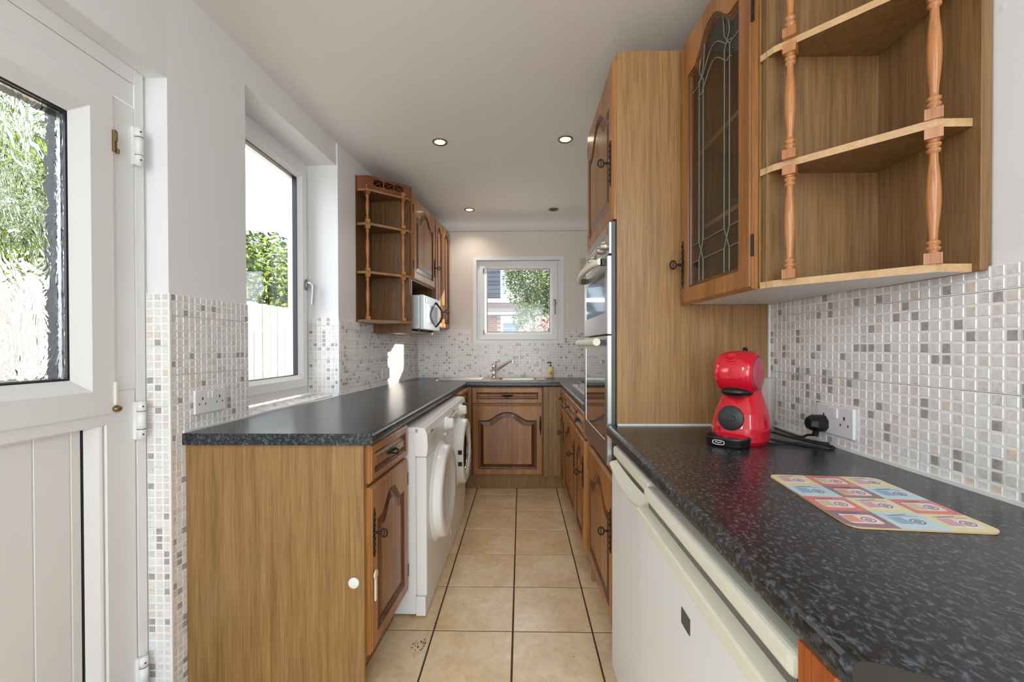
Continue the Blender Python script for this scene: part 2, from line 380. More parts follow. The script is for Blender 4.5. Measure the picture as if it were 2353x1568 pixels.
tile_wall(wall_left, [
    ((-1.2445, 1.402, .0), (1, 0, 0), (0, 0, 1), .0795, 1.385, None),
    (off((WA[0], WA[1] - .008, ZT), d2), d2, (0, 0, 1), wlen + .006, .473, None),
    (off((WA[0], WA[1] - .008, .012), d2), d2, (0, 0, 1), .064, .90, None),
    ((-1.292, 2.592, .925), (1, 0, 0), (0, 0, 1), .186, .46, None),
    (off((wl(2.61), 2.6, ZT), d3), d3, (0, 0, 1), l3 - .008, .455, None),
    ((-1.29, 1.80, .915), (1, 0, 0), (0, 1, 0), .14, .80, None)])
tile_wall(wall_back, [((-1.0, 4.122, ZT), (1, 0, 0), (0, 0, 1), 1.92, .452, lambda u, v: .535 < u < 1.42 and v > .315)], 300)
tile_wall(wall_right, [((.922, 1.612, ZT), (0, -1, 0), (0, 0, 1), 1.50, .45, None),
                       ((.922, 4.12, ZT), (0, -1, 0), (0, 0, 1), 1.9, .45, None)])
# white trims where tile meets corner, cabinet and worktop
b = MB()
b.box(-1.169, -1.161, 1.399, 1.406, 0, 1.386).box(-1.114, -1.105, 2.588, 2.595, .915, 1.386)
b.prism([(wl(1.45) + .008, 1.452), (wl(1.79) + .008, 1.80), (wl(1.79) + .014, 1.80), (wl(1.45) + .014, 1.452)], .908, .918)
b.prism([(wl(2.61) + .008, 2.60), (-.994, 4.122), (-.988, 4.122), (wl(2.61) + .014, 2.60)], .908, .917)
tag(b.build('trim_2', M['white']), 'white tile edging and sealant along the left wall', kind='structure')
b = MB(); b.box(.913, .921, .15, 1.612, .909, .918).box(.36, .93, 1.604, 1.613, .909, .916).box(.914, .921, 1.605, 1.613, .915, 1.362).box(-.99, .92, 4.112, 4.121, .909, .915)
tag(b.build('trim_3', M['white']), 'white sealant bead round the right and back worktops', kind='structure')

# ------------------------------------------------------------------ windows and door in white plastic
def rect(u0, u1, v0, v1, w): return [(u0, w, v0), (u1, w, v0), (u1, w, v1), (u0, w, v1)]
def rframe(mb, u0, u1, v0, v1, prof, mi=0, T=None):            # prof: (inset, depth) rings, canonical face to -Y
    mb.rings([rect(u0 + i, u1 - i, v0 + i, v1 - i, w) for i, w in prof], mi, T=T)
def upvc_window(name, label, loc, rz, w, h, handle_u, hinge_u, fr=.045, sash=.075, handle_mat='steel_dark', lower=0):
    t_ = thing(name, label, None, loc, rz); t_['kind'] = 'structure'
    b = MB(); rframe(b, -w / 2, w / 2, 0, h, [(0, .07), (0, 0), (fr - .006, 0), (fr, .006), (fr, .07), (0, .07)]); b.build('frame', M['upvc'], t_, .002)
    b = MB(); a = fr - .004
    rframe(b, -w / 2, w / 2, 0, h, [(a, .06), (a, -.014), (a + .003, -.018), (a + sash - .022, -.018), (a + sash - .018, -.014), (a + sash, .004), (a + sash, .06), (a, .06)])
    s_ = b.build('sash', M['upvc'], t_, .0015)
    g = a + sash
    b = MB(); rframe(b, -w / 2, w / 2, 0, h, [(g - .001, .004), (g + .004, .005), (g + .004, .03), (g - .001, .03), (g - .001, .004)]); b.build('gasket', M['gasket'], t_)
    b = MB(); b.box(-w / 2 + g, w / 2 - g, .018, .024, g, h - g); b.build('pane', M['glass'], t_)
    # handle
    hh = MB(); zc = h * .47 + lower
    hh.ellipsoid((handle_u, -.024, zc), (.014, .010, .034), 0, 16, 8, p=.7)
    hh.tube([(handle_u, -.028, zc + .012), (handle_u, -.05, zc + .010), (handle_u, -.062, zc - .004), (handle_u, -.06, zc - .05), (handle_u, -.055, zc - .115)], [.009, .009, .009, .0075, .0085], 10, 1)
    hh.build('handle', [M['steel_dark'], M[handle_mat]], t_)
    for v in (.10, h - .12):
        hb = MB(); hb.box(hinge_u - .005, hinge_u + .005, -.026, -.016, v - .018, v + .018); hb.lathe([(.005, -.022), (.005, .022)], 8, 0, TR((hinge_u, -.024, v))); hb.build('hinge', M['brass'], t_)
    return t_
dw = math.atan2(.035, 1.0)
# left window (faces +X): local +X runs towards the far end
w1 = upvc_window('window_1', 'tall white framed window in the left wall recess', (-1.300, 2.195, .925), R(90) - .0, .815, 1.385, .345, -.30, .05, .07, 'silver', -.0)
# back window (faces -Y)
b = MB(); rframe(b, -.4355, .4355, 0, .836, [(0, -.006), (.034, -.006), (.034, .055), (0, .055), (0, -.006)])
w2 = upvc_window('window_2', 'small square white window above the sink', (-.0235, 4.175, 1.245), 0, .81, .815, .348, -.335, .03, .075)
b.build('reveal', M['upvc'], w2, loc=(0, -.045, -.011))
# stable door, upper and lower leaf (faces +X); local X = world Y
def stable_door():
    X0, X1 = -.95 + .09, 0.0
    t_ = thing('door_1', 'white two part back door with patterned glass', None, (-1.262, 1.398, 0), R(90)); t_['kind'] = 'structure'
    b = MB(); b.box(-.035, .0, -.02, .06, 0, 2.10).box(-.90, -.865, -.02, .06, 0, 2.10).box(-.865, -.035, -.02, .06, 2.05, 2.10).box(-.865, -.035, -.01, .06, 0, .03)
    b.build('frame', M['upvc'], t_, .003)
    # upper leaf
    b = MB(); u0, u1, v0, v1 = -.862, -.038, .931, 2.047
    rframe(b, u0, u1, v0, v1, [(.072, .05), (.072, -.022), (.076, -.026), (.145, -.026), (.150, -.022), (.182, .004), (.182, .05), (.072, .05)])
    b.box(u1 - .072, u1, -.02, .05, 1.072, v1 - .072).box(u0, u0 + .072, -.02, .05, 1.072, v1 - .072)
    b.add([(u0, -.02, v1 - .072), (u1, -.02, v1 - .072), (u1, -.02, v1), (u0, -.02, v1), (u0, .05, v1), (u1, .05, v1)], [(0, 1, 2, 3), (3, 2, 5, 4)])
    b.build('upper_leaf', M['upvc'], t_, .0012)
    b = MB(); rframe(b, u0, u1, v0, v1, [(.181, .003), (.186, .004), (.186, .011), (.181, .011), (.181, .003)])
    rframe(b, u0, u1, v0, v1, [(.183, .031), (.188, .031), (.190, .058), (.183, .058), (.183, .031)]); b.build('gasket', M['gasket'], t_)
    b = MB(); rframe(b, u0, u1, v0, v1, [(.183, .019), (.188, .019), (.188, .030), (.183, .030), (.183, .019)]); b.build('spacer', M['steel_dark'], t_)
    b = MB(); b.box(u0 + .184, u1 - .184, .012, .018, v0 + .184, v1 - .184); b.build('pane', M['pattern_glass'], t_)
    # lower leaf: frame, bead, boarded panel
    b = MB(); v0, v1 = .032, 1.066
    rframe(b, u0, u1, v0, 1.072, [(0, .05), (0, -.016), (.004, -.02), (.098, -.02), (.102, -.016), (.102, .05), (0, .05)])
    rframe(b, u0, u1, v0 + .05, v1 + .055, [(.103, -.004), (.106, -.016), (.112, -.018), (.118, -.016), (.145, .004), (.145, .04), (.103, .04), (.103, -.004)])
    lf = b.build('lower_leaf', M['upvc'], t_, .0012)
    b = MB(); rframe(b, u0, u1, v0 + .05, v1 + .055, [(.144, .004), (.149, .005), (.149, .04), (.144, .04), (.144, .004)]); b.build('gasket', M['gasket'], t_)
    x = u1 - .149; k = 0
    zt, zb = v1 + .055 - .149, v0 + .2
    while x > u0 + .15:
        w_ = min(.093 if k else .030, x - u0 - .149)
        b = MB(); b.rings([[(x - w_ + .0, .012, zb), (x, .012, zb), (x, .012, zt), (x - w_, .012, zt)], [(x - w_ + .003, .006, zb), (x - .003, .006, zb), (x - .003, .006, zt), (x - w_ + .003, .006, zt)]], 0, cap=True)
        b.box(x - w_, x, .012, .03, zb, zt)
        b.build('board', M['upvc'], t_); x -= w_; k += 1
    for z in (1.85, .97, .14):
        hb = MB(); T = TR((-.036, -.036, z)); hb.lathe([(.0, -.062), (.011, -.060), (.012, -.03), (.012, -.029), (.0105, -.0285), (.0105, -.028), (.012, -.0275), (.012, .028), (.0105, .0285), (.0105, .029), (.012, .0295), (.012, .06), (0, .062)], 16, 0, T)
        hb.box(-.048, -.02, -.03, -.02, z - .06, z + .06)
        for s_ in (-.029, .029): hb.lathe([(.0122, -.0008), (.0122, .0008)], 16, 1, TR((-.036, -.036, z + s_)))
        for s_ in (-.045, .045): hb.lathe([(.0025, -.001), (.0025, .001)], 8, 1, TR((-.042, -.0475, z + s_), rx=PI / 2))
        hb.build('hinge', [M['upvc'], M['hole']], t_)
    c = MB(); c.box(-.118, -.108, -.034, -.025, 1.80, 1.865).box(-.112, -.106, -.040, -.03, 1.795, 1.81).box(-.116, -.11, -.038, -.03, 1.83, 1.86); c.build('catch', M['brass'], t_, .0015)
    c = MB(); c.box(-.118, -.108, -.032, -.02, 1.03, 1.10, 0); c.build('catch_cover', M['cream'], t_, .002)
    c = MB(); c.ellipsoid((-.112, -.03, 1.018), (.014, .012, .010), 0, 12, 8); c.build('catch', M['brass'], t_)
    return t_
stable_door()

# ------------------------------------------------------------------ cathedral arched doors, drawer fronts, ironmongery
def arch_loop(u0, u1, v0, v1, ins, w, h, nt=26, sh=.74):
    """points from bottom-left anticlockwise (seen from -Y); top edge rises to an arch of height h at v1"""
    a0, a1, c0, c1 = u0 + ins, u1 - ins, v0 + ins, v1 - ins
    pts = [(a0, w, c0), (a1, w, c0)]
    cu, hw = (u0 + u1) / 2, (u1 - u0) / 2 - ins
    for k in range(nt + 1):
        u = a1 + (a0 - a1) * k / nt
        s_ = abs(u - cu) / max(hw, 1e-6) / sh
        pts.append((u, w, c1 + (h * .5 * (1 + math.cos(PI * s_ ** 1.25)) if s_ < 1 else 0)))
    return pts
def rect_loop(u0, u1, v0, v1, ins, w, nt=26):
    a0, a1, c0, c1 = u0 + ins, u1 - ins, v0 + ins, v1 - ins
    return [(a0, w, c0), (a1, w, c0)] + [(a1 + (a0 - a1) * k / nt, w, c1) for k in range(nt + 1)]
def door_front(name, parent, u0, u1, v0, v1, h, st=.055, th=.02, glazed=False, field=True, top_extra=.0):
    iu0, iu1, iv0, iv1 = u0 + st, u1 - st, v0 + st * .95, v1 - st * 1.05 - h - top_extra
    b = MB()
    loops = [rect_loop(u0, u1, v0, v1, 0, 0), rect_loop(u0, u1, v0, v1, 0, -th + .007), rect_loop(u0, u1, v0, v1, .003, -th + .004), rect_loop(u0, u1, v0, v1, .005, -th + .004), rect_loop(u0, u1, v0, v1, .009, -th),
             arch_loop(iu0, iu1, iv0, iv1, -.002, -th, h), arch_loop(iu0, iu1, iv0, iv1, 0, -th + .004, h), arch_loop(iu0, iu1, iv0, iv1, .005, -th + .006, h), arch_loop(iu0, iu1, iv0, iv1, .008, -th + .011, h)]
    mi = [0, 0, 1, 0, 0, 1, 1, 1]
    if glazed:
        loops += [arch_loop(iu0, iu1, iv0, iv1, .012, -th + .012, h), arch_loop(iu0, iu1, iv0, iv1, .012, 0, h)]; mi += [1, 0]
        b.rings(loops, mi); b.rings([loops[0], loops[-1]][::-1], 0)
        o = b.build(name, [M['door_oak'], M['groove'], M['field_oak']], parent)
        b = MB(); l = arch_loop(iu0, iu1, iv0, iv1, .010, -.008, h); b.add(l, [tuple(range(len(l)))]); l2 = [(p[0], -.004, p[2]) for p in l]; b.add(l2, [tuple(range(len(l)))[::-1]]); b.rings([l, l2])
        b.build('pane', M['smoke_glass'], o)
        return o, (iu0 + .012, iu1 - .012, iv0 + .012, iv1 - .012)
    f = .034 if h > 0 else .012
    if field:
        loops += [arch_loop(iu0, iu1, iv0, iv1, .013, -th + .0115, h), arch_loop(iu0, iu1, iv0, iv1, .013 + f * .75, -th + .004, h), arch_loop(iu0, iu1, iv0, iv1, .013 + f * .85, -th + .001, h * .98), arch_loop(iu0, iu1, iv0, iv1, .013 + f, -th + .001, h * .98)]
        mi += [1, 1 if h > 0 else 2, 1, 2]
    b.rings(loops, mi, cap=3)
    return b.build(name, [M['door_oak'], M['groove'], M['field_oak']], parent), None
def escutcheon(parent, u, v, L_=.15, ang=0, y=-.02, knob=True):
    b = MB(); n = 44; lp = []
    for k in range(n + 1):
        t_ = k / n * 2 - 1; w_ = .0025 + .0075 * (1 - abs(t_) ** 1.5) * (.45 + .55 * abs(math.sin(t_ * PI * 4.5))); lp.append((w_, t_ * L_ / 2))
    poly = [(w_, z) for w_, z in lp] + [(-w_, z) for w_, z in lp[::-1]]
    T = TR((u, y, v), ry=ang)
    fr_ = [(x, -.004, z) for x, z in poly]; bk = [(x, 0, z) for x, z in poly]
    m_ = len(lp)
    for k in range(m_ - 1):
        for yy in (0,):
            x0, z0 = lp[k]; x1, z1 = lp[k + 1]
            b.add([(-x0, -.002, z0), (0, -.0045, z0), (x0, -.002, z0), (-x1, -.002, z1), (0, -.0045, z1), (x1, -.002, z1), (-x0, 0, z0), (x0, 0, z0), (-x1, 0, z1), (x1, 0, z1)],
                  [(0, 1, 4, 3), (1, 2, 5, 4), (6, 0, 3, 8), (2, 7, 9, 5)], 0, True, T)
    for t_ in (-.78, -.52, -.28, .28, .52, .78): b.ellipsoid((0, -.004, t_ * L_ / 2), (.0055, .0035, .007), 0, 8, 6, T)
    o = b.build('escutcheon', M['bronze'], parent)
    if knob:
        k_ = MB(); k_.lathe([(.006, 0), (.0045, .004), (.0035, .010), (.006, .013), (.0035, .017), (.003, .024)], 12, 0, TR((u, y - .003, v), rx=PI / 2))
        ring = [(u + .013 * math.cos(a), y - .036 + 0.000, v + .016 * math.sin(a)) for a in [i * PI / 8 for i in range(17)]]
        ringy = [(u + .0, y - .037 + .011 * math.cos(a), v + .015 * math.sin(a)) for a in [i * PI / 8 for i in range(17)]]
        k_.tube(ringy, .0028, 8); k_.tube([(u, y - .037, v - .014), (u, y - .037, v + .014)], .002, 6)
        k_.ellipsoid((u, y - .026, v), (.003, .004, .007), 0, 10, 6); k_.build('knob', M['bronze'], parent)
    return o
def drawer_pull(parent, u, v, L_=.10, y=-.019):
    escutcheon(parent, u, v, L_, PI / 2, y, False)
    b = MB(); b.tube([(u - L_ * .3, y, v), (u - L_ * .3, y - .014, v), (u - L_ * .18, y - .022, v - .006), (u, y - .025, v - .009), (u + L_ * .18, y - .022, v - .006), (u + L_ * .3, y - .014, v), (u + L_ * .3, y, v)], .0032, 8)
    b.ellipsoid((u, y - .025, v - .009), (.012, .005, .006), 0, 12, 6); b.build('handle', M['bronze'], parent)
def hinge(parent, u, v, y=-.016, L_=.06):
    b = MB(); p = [(0, -L_ / 2)]
    for k in range(5): z = -L_ / 2 + .003 + k * .004; p += [(.0045, z), (.0030, z + .002)]
    p += [(.004, -L_ / 2 + .026), (.004, L_ / 2 - .026)]
    for k in range(5): z = L_ / 2 - .023 + k * .004; p += [(.0030, z), (.0045, z + .002)]
    p += [(0, L_ / 2)]
    b.lathe(p, 10, 0, TR((u, y, v)), cap=False); b.build('hinge', M['bronze'], parent)
def carcass_box(parent, w, d, z0, z1, matn='panel_oak', back=True, name='carcass', t=.018, front=0):
    b = MB(); b.box(-w / 2, -w / 2 + t, front, d, z0, z1).box(w / 2 - t, w / 2, front, d, z0, z1).box(-w / 2 + t, w / 2 - t, front, d, z0, z0 + t).box(-w / 2 + t, w / 2 - t, front, d, z1 - t, z1)
    if back: b.box(-w / 2 + t, w / 2 - t, d - .008, d, z0 + t, z1 - t)
    return b.build(name, M[matn], parent, .0008, 1)

# ------------------------------------------------------------------ worktops
prof_w = [(.62, .87)] + [(.012, .87), (.005, .872), (.001, .877), (0, .884), (0, .896), (.001, .902), (.005, .907), (.012, .9095), (.02, .91)] + [(.62, .91)]
def worktop(b, secs, caps=(True, True), endmat=0):
    loops = []
    for Fp, Bp in secs:
        Fp, Bp = Vector((*Fp, 0)), Vector((*Bp, 0)); d = Bp - Fp; L_ = d.length; d.normalize()
        loops.append([tuple(Fp + d * (L_ if o_ > .5 else o_) + Vector((0, 0, z))) for o_, z in prof_w])
    n = len(prof_w)
    for j in range(len(loops) - 1):
        for i in range(n):
            k = (i + 1) % n
            b.add([loops[j][i], loops[j][k], loops[j + 1][k], loops[j + 1][i]], [(0, 1, 2, 3)], 0, 0 < i < n - 2 and False)
    if caps[0]: b.add(loops[0], [tuple(range(n))[::-1]])
    if caps[1]: b.add(loops[-1], [tuple(range(n))], endmat)
b = MB()
def lf(y): return -.503 + .0236 * (y - 1.42)
worktop(b, [((lf(y), y), (wl(y + (1e-4 if y < 3 else 0)) + .010, y)) for y in (1.447, 1.79, 2.6, 3.575)], (True, True))
bx0, bx1, by0, by1 = -.20, .14, 3.74, 4.02                     # bowl opening
b.box(-1.02, -.452, 3.575, 4.12, .87, .91)
b.rings([[(bx0, by0, .91), (bx1, by0, .91), (bx1, by1, .91), (bx0, by1, .91)], [(bx0, by0, .87), (bx1, by0, .87), (bx1, by1, .87), (bx0, by1, .87)]])
worktop(b, [((-.452, 3.575), (-.452, by0)), ((.32, 3.575), (.32, by0))])
b.box(-.452, bx0, by0, 4.12, .87, .91).box(bx1, .32, by0, 4.12, .87, .91).box(bx0, bx1, by1, 4.12, .87, .91)
b.box(.32, .922, 3.575, 4.12, .87, .91)
worktop(b, [((.32, 3.575), (.922, 3.575)), ((.317, 2.222), (.922, 2.222))])
tag(b.build('worktop', M['granite']), 'long black speckled worktop running from the left wall round the sink', 'worktop')
b = MB(); worktop(b, [((.319, 1.606), (.913, 1.606)), ((.312, .55), (.913, .55)), ((.311, .425), (.913, .20)), ((.314, .412), (.913, .125))], (True, True), 1)
tag(b.build('worktop', [M['granite'], M['black']]), 'black speckled worktop in front of the tall unit under the coffee machine', 'worktop')

# ------------------------------------------------------------------ base cabinets
def base_cabinet(label, loc, rz, w, drawers=1, knob='r', depth=.57, ztop=.868, plinth=True, side='panel_oak', doors=1, hinges=False, end=None, group=None, pull=True, door=(.715, .13), draw=(.865, .728)):
    t_ = thing('base_cabinet', label, 'cabinet', loc, rz, group)
    b = MB(); b.box(-w / 2, w / 2, 0, depth, .12, ztop)
    b.build('carcass', M[side], t_, .001, 1)
    if plinth: b = MB(); b.box(-w / 2, w / 2, .05, .065, 0, .12); b.build('plinth', M['inside_oak'], t_)
    g = .003
    if drawers:
        dr, _ = door_front('drawer', t_, -w / 2 + g, w / 2 - g, draw[1], draw[0], 0, .032 if w < .5 else .042)
        drawer_pull(dr, 0, (draw[0] + draw[1]) / 2, .10 if w > .35 else .075)
    for k in range(doors):
        a0 = -w / 2 + k * w / doors + g; a1 = -w / 2 + (k + 1) * w / doors - g
        do, _ = door_front('door', t_, a0, a1, door[1], door[0], min(.07, (a1 - a0) * .18), .055 if w / doors > .35 else .042)
        kn = knob if doors == 1 else ('r' if k == 0 else 'l')
        if kn:
            ku = a1 - .022 if kn == 'r' else a0 + .022
            escutcheon(do, ku, door[0] - .165, .17)
            if hinges:
                hu = a0 - .001 if kn == 'r' else a1 + .001
                hinge(do, hu, door[0] - .09); hinge(do, hu, door[1] + .09)
    return t_
# near left cabinet whose oak end panel faces the camera
aL = R(90) - .06
cL = Vector((-.541, 1.478)); dL = Vector((math.cos(aL), math.sin(aL)))
p = cL + dL * .2025
nl = base_cabinet('oak base cabinet nearest the door, under the left end of the worktop', (p.x, p.y, 0), aL, .405, knob='l', depth=.585, hinges=True)
b = MB(); b.prism([(-.541, 1.476), (-.541, 1.462), (-1.160, 1.462), (-1.160, 1.476)], .0, .869); 
ep = b.build('end_panel', M['panel_oak'], nl); ep.matrix_parent_inverse = (Matrix.Translation((p.x, p.y, 0)) @ Matrix.Rotation(aL, 4, 'Z')).inverted()
# far left narrow cabinet beyond the machines
aM = R(90) - .02
base_cabinet('narrow oak base cabinet squeezed between dark-door washing machine and corner', (-.462, 3.335, 0), aM, .43, knob='l')
# back cabinet under the sink
bc = base_cabinet('oak sink cabinet with arched door facing the camera at the far end', (-.114, 3.60, 0), 0, .60, knob='r', depth=.50)
b = MB(); b.box(.187, .225, 3.588, 3.61, .12, .868).box(.225, .30, 3.60, 3.615, .12, .868).box(.30, .335, 3.588, 3.61, .12, .868)
b.box(-.452, -.416, 3.592, 3.61, .12, .868).box(-.50, .36, 3.645, 3.66, 0, .12)
o = tag(b.build('corner_post', M['panel_oak'], None, .001), 'plain oak corner posts and plinth either side of the sink cabinet', 'corner panel')
# right back run: three cabinets
aR = R(-90)
base_cabinet('oak drawer cabinet at the far right corner beside the corner post', (.345, 3.405, 0), aR, .305, knob='r')
base_cabinet('wide oak base cabinet below the hob, middle of the right run', (.345, 2.925, 0), aR, .65, knob='r')
base_cabinet('oak base cabinet right beside the double oven tower', (.345, 2.41, 0), aR, .375, knob='r', hinges=True)

# ------------------------------------------------------------------ tall oven housing
tall = thing('tall_cabinet', 'tall oak housing cabinet around the double oven', 'cabinet', (.362, 1.917, 0), aR)
w = .602
b = MB(); b.box(-w / 2, -w / 2 + .018, 0, .567, .0, 2.30).box(w / 2 - .018, w / 2, -.003, .567, 0, 2.303).box(-w / 2 + .018, w / 2 - .018, 0, .567, 2.282, 2.30).box(-w / 2 + .018, w / 2 - .018, 0, .567, 1.69, 1.708)
b.box(-w / 2 + .018, w / 2 - .018, 0, .567, .12, .138).box(-w / 2 + .018, w / 2 - .018, -.002, .567, .705, .748).box(-w / 2 + .018, w / 2 - .018, .559, .567, .14, 2.28)
b.build('carcass', M['panel_oak2'], tall, .001, 1)
b = MB(); b.box(-w / 2, w / 2, .05, .065, 0, .12); b.build('plinth', M['inside_oak'], tall)
do, _ = door_front('door', tall, -w / 2 + .003, w / 2 - .003, 1.682, 2.275, .085, .06)
escutcheon(do, w / 2 - .028, 1.90, .17); hinge(do, -w / 2 + .001, 2.2); hinge(do, -w / 2 + .001, 1.75)
do, _ = door_front('door', tall, -w / 2 + .003, w / 2 - .003, .13, .70, .085, .06)
escutcheon(do, w / 2 - .028, .50, .17); hinge(do, -w / 2 + .001, .60, ); hinge(do, -w / 2 + .001, .2)
# double oven
ov = thing('double_oven', 'built-in stainless steel double oven with two glass doors', 'oven', (.355, 1.917, .75), aR)
b = MB(); b.box(-.28, .28, .0, .50, .0, .925); b.build('body', M['black'], ov)
b = MB(); b.box(-.293, .293, -.004, .0, .0, .925).box(.283, .293, -.014, -.004, 0, .925); b.build('surround', mat('oven_side_grey', '575757', .4, .5), ov)
b = MB(); b.box(-.292, .288, -.022, -.006, .805, .925); b.build('control_panel', M['steel'], ov, .002)
b = MB(); b.box(-.262, .262, -.0235, -.021, .882, .917).build('display_strip', M['dark_glass'], ov, .001)
for u in (-.235, -.075, -.0, .14, .215):
    if u == 0: 
        b = MB()
        for q in range(3):
            for q2 in range(2): b.box(-.012 + q * .010, -.006 + q * .010, -.0232, -.0219, .842 + q2 * .01, .847 + q2 * .01)
        b.build('clock_symbols', M['hole'], ov); continue
    b = MB(); b.lathe([(.018, 0), (.018, .004), (.016, .006), (.015, .020), (.012, .022), (0, .022)], 20, 0, TR((u, -.022, .848), rx=PI / 2)); b.build('knob', M['steel'], ov)
def oven_door(z0, z1, g0, g1):
    b = MB(); prof = [(0, 0), (0, -.026), (.003, -.029)]
    loops = [rect(-.292, .288, z0, z1, -.006), rect(-.292, .288, z0, z1, -.027), rect(-.289, .285, z0 + .003, z1 - .003, -.030), rect(-.245, .245, g0, g1, -.030), rect(-.245, .245, g0, g1, -.027)]
    b.rings(loops, 0); d_ = b.build('door', M['steel'], ov)
    b = MB(); b.box(-.245, .245, -.0285, -.02, g0, g1); b.build('window_glass', M['dark_glass'], d_)
    return d_
d_ = oven_door(.502, .797, .585, .745)
b = MB(); n = 16; pts = [(-.262 + .524 * k / n, -.05 - .030 * math.sin(PI * k / n) ** .6, .780 - .0 * k) for k in range(n + 1)]
lo = []
for x, y, z in pts: lo.append([(x, y - .010, z - .012), (x, y - .013, z), (x, y - .008, z + .012), (x, y + .004, z + .014), (x, y + .006, z - .012)])
b.rings(lo, 0, True); b.add(lo[0], [(0, 1, 2, 3, 4)]); b.add(lo[-1], [(4, 3, 2, 1, 0)])
b.box(-.262, -.235, -.05, -.03, .768, .792, 1).box(.235, .262, -.05, -.03, .768, .792, 1); b.build('handle', [M['cream'], M['black']], d_)
d_ = oven_door(.005, .496, .092, .445)
b = MB(); b.tube([(-.265, -.066, .472), (.268, -.066, .472)], .0145, 18, 0)
for u in (-.225, .235): b.box(u - .012, u + .012, -.062, -.03, .463, .481, 1)
b.build('handle', [M['cream'], M['black']], d_)

# ------------------------------------------------------------------ wall cabinets with turned spindles
def spindle_mesh(h, bh0=.022, bh1=.022, q=.014):
    b = MB(); z0, z1 = bh0, h - bh1; L_ = z1 - z0
    for a, c in ((0, bh0), (h - bh1, h)):
        if c - a > .001:
            b.rings([[(-q, -q, a), (q, -q, a), (q, q, a), (-q, q, a)], [(-q, -q, c), (q, -q, c), (q, q, c), (-q, q, c)]], 0, T=Matrix.Rotation(R(0), 4, 'Z')); b.add([(-q, -q, c), (q, -q, c), (q, q, c), (-q, q, c)], [(0, 1, 2, 3)]); b.add([(-q, -q, a), (q, -q, a), (q, q, a), (-q, q, a)], [(3, 2, 1, 0)])
    pr = [(0, .012), (.02, .008), (.035, .013), (.055, .013), (.07, .008), (.085, .0125), (.105, .0125), (.12, .0075), (.14, .008), (.2, .0085), (.32, .0115), (.45, .0135), (.55, .0135), (.68, .0115), (.8, .0085), (.86, .008), (.88, .0075), (.895, .0125), (.915, .0125), (.93, .008), (.945, .013), (.965, .013), (.98, .008), (1, .012)]
    b.lathe([(r * .92, z0 + t_ * L_) for t_, r in pr], 16, 0)
    return b.mesh('spindle', M['spindle'])
SHELF = [(0, .0), (.035, .011), (.247, .212), (.247, .283), (0, .283)]
def shelf_unit(label, loc, rz, m, z0, z1, levels, cornice=None, edge='shelf_edge', back='panel_oak'):
    """canonical: u (local x, times m) away from the cabinet, depth +y, levels = tops of shelves"""
    t_ = thing('corner_shelf_unit', label, 'shelf unit', loc, rz)
    fl = lambda pts: [(m * x, y) for x, y in pts]
    b = MB(); x0, x1 = sorted((0, m * .018)); b.box(x0, x1, 0.004, .285, z0 + .002, z1); b.build('side_panel', M[back], t_, .0008, 1)
    x0, x1 = sorted((0, m * .262)); b = MB(); b.box(x0, x1, .284, .306, z0 - .0, z1); b.build('back_panel', M[back], t_, .0008, 1)
    SH = [(.0, -.002)] + SHELF[1:]
    for z in levels:
        b = MB(); poly = fl(SH); n = len(poly)
        b.prism(poly, z - .0165, z)
        o = b.build('shelf', [M[back], M[edge], M['white_int']], t_)
        o.data.polygons[0].material_index = 2 if z == levels[0] else 0
        for i, p_ in enumerate(o.data.polygons):
            if abs(p_.normal.z) < .5: p_.material_index = 1
    for (su, sd) in ((.062, .036), (.237, .216)):
        for a, c in zip(levels, levels[1:] + [z1 if not cornice else cornice[0]]):
            h = c - .0165 - a if c != z1 and c in levels else c - a
            o = bpy.data.objects.new('spindle', spindle_mesh(h)); COL.objects.link(o); o.parent = t_; o.location = (m * su, sd, a); o.rotation_euler = (0, 0, m * R(-43))
    if cornice:
        c0, c1 = cornice
        b = MB(); A, B_, C_, D_ = (.0, -.004), (.035, .004), (.252, .205), (.252, .284)
        def wallseg(p, q, za, zb, t=.014, mi=0, s0=0, s1=1):
            P_, Q_ = Vector((m * p[0], p[1], 0)), Vector((m * q[0], q[1], 0)); d = Q_ - P_; P2, Q2 = P_ + d * s0, P_ + d * s1; n_ = Vector((d.y, -d.x, 0)).normalized() * t * (-m)
            b.prism([(P2.x, P2.y), (Q2.x, Q2.y), (Q2.x + n_.x, Q2.y + n_.y), (P2.x + n_.x, P2.y + n_.y)], za, zb, mi)
        wallseg(C_, D_, c0, c1); wallseg(A, B_, c0, c1)
        wallseg(B_, C_, c0, c0 + .022); wallseg(B_, C_, c1 - .018, c1)
        for s0, s1 in ((0, .14), (.36, .385), (.61, .635), (.86, 1)): wallseg(B_, C_, c0 + .022, c1 - .018, .012, 0, s0, s1)
        P_, Q_ = Vector((m * B_[0], B_[1], 0)), Vector((m * C_[0], C_[1], 0)); d = Q_ - P_; n_ = Vector((d.y, -d.x, 0)).normalized() * .006 * (-m)
        for s0, s1 in ((.14, .36), (.385, .61), (.635, .86)):
            for za, zb in ((c0 + .022, c1 - .018), (c1 - .018, c0 + .022)):
                pa, pb = P_ + d * s0 + n_, P_ + d * s1 + n_; b.tube([(pa.x, pa.y, za), (pb.x, pb.y, zb)], .0022, 6)
        b.prism(fl([(0, 0.01), (.033, .018), (.236, .212), (.236, .283), (0, .283)]), c1 - .012, c1 - .002); b.prism(fl([(0, .012), (.033, .02), (.234, .214), (.234, .283), (0, .283)]), c0, c0 + .01)
        b.build('cornice', M['cornice'], t_)
    return t_
shelf_unit('oak open corner shelves with turned spindles at top right, above the coffee machine', (.622, 1.13, 0), aR, 1, 1.354, 2.303, [1.370, 1.661, 1.955, 2.29], None, 'shelf_edge', 'shelf_panel')
aW = R(90) - .085
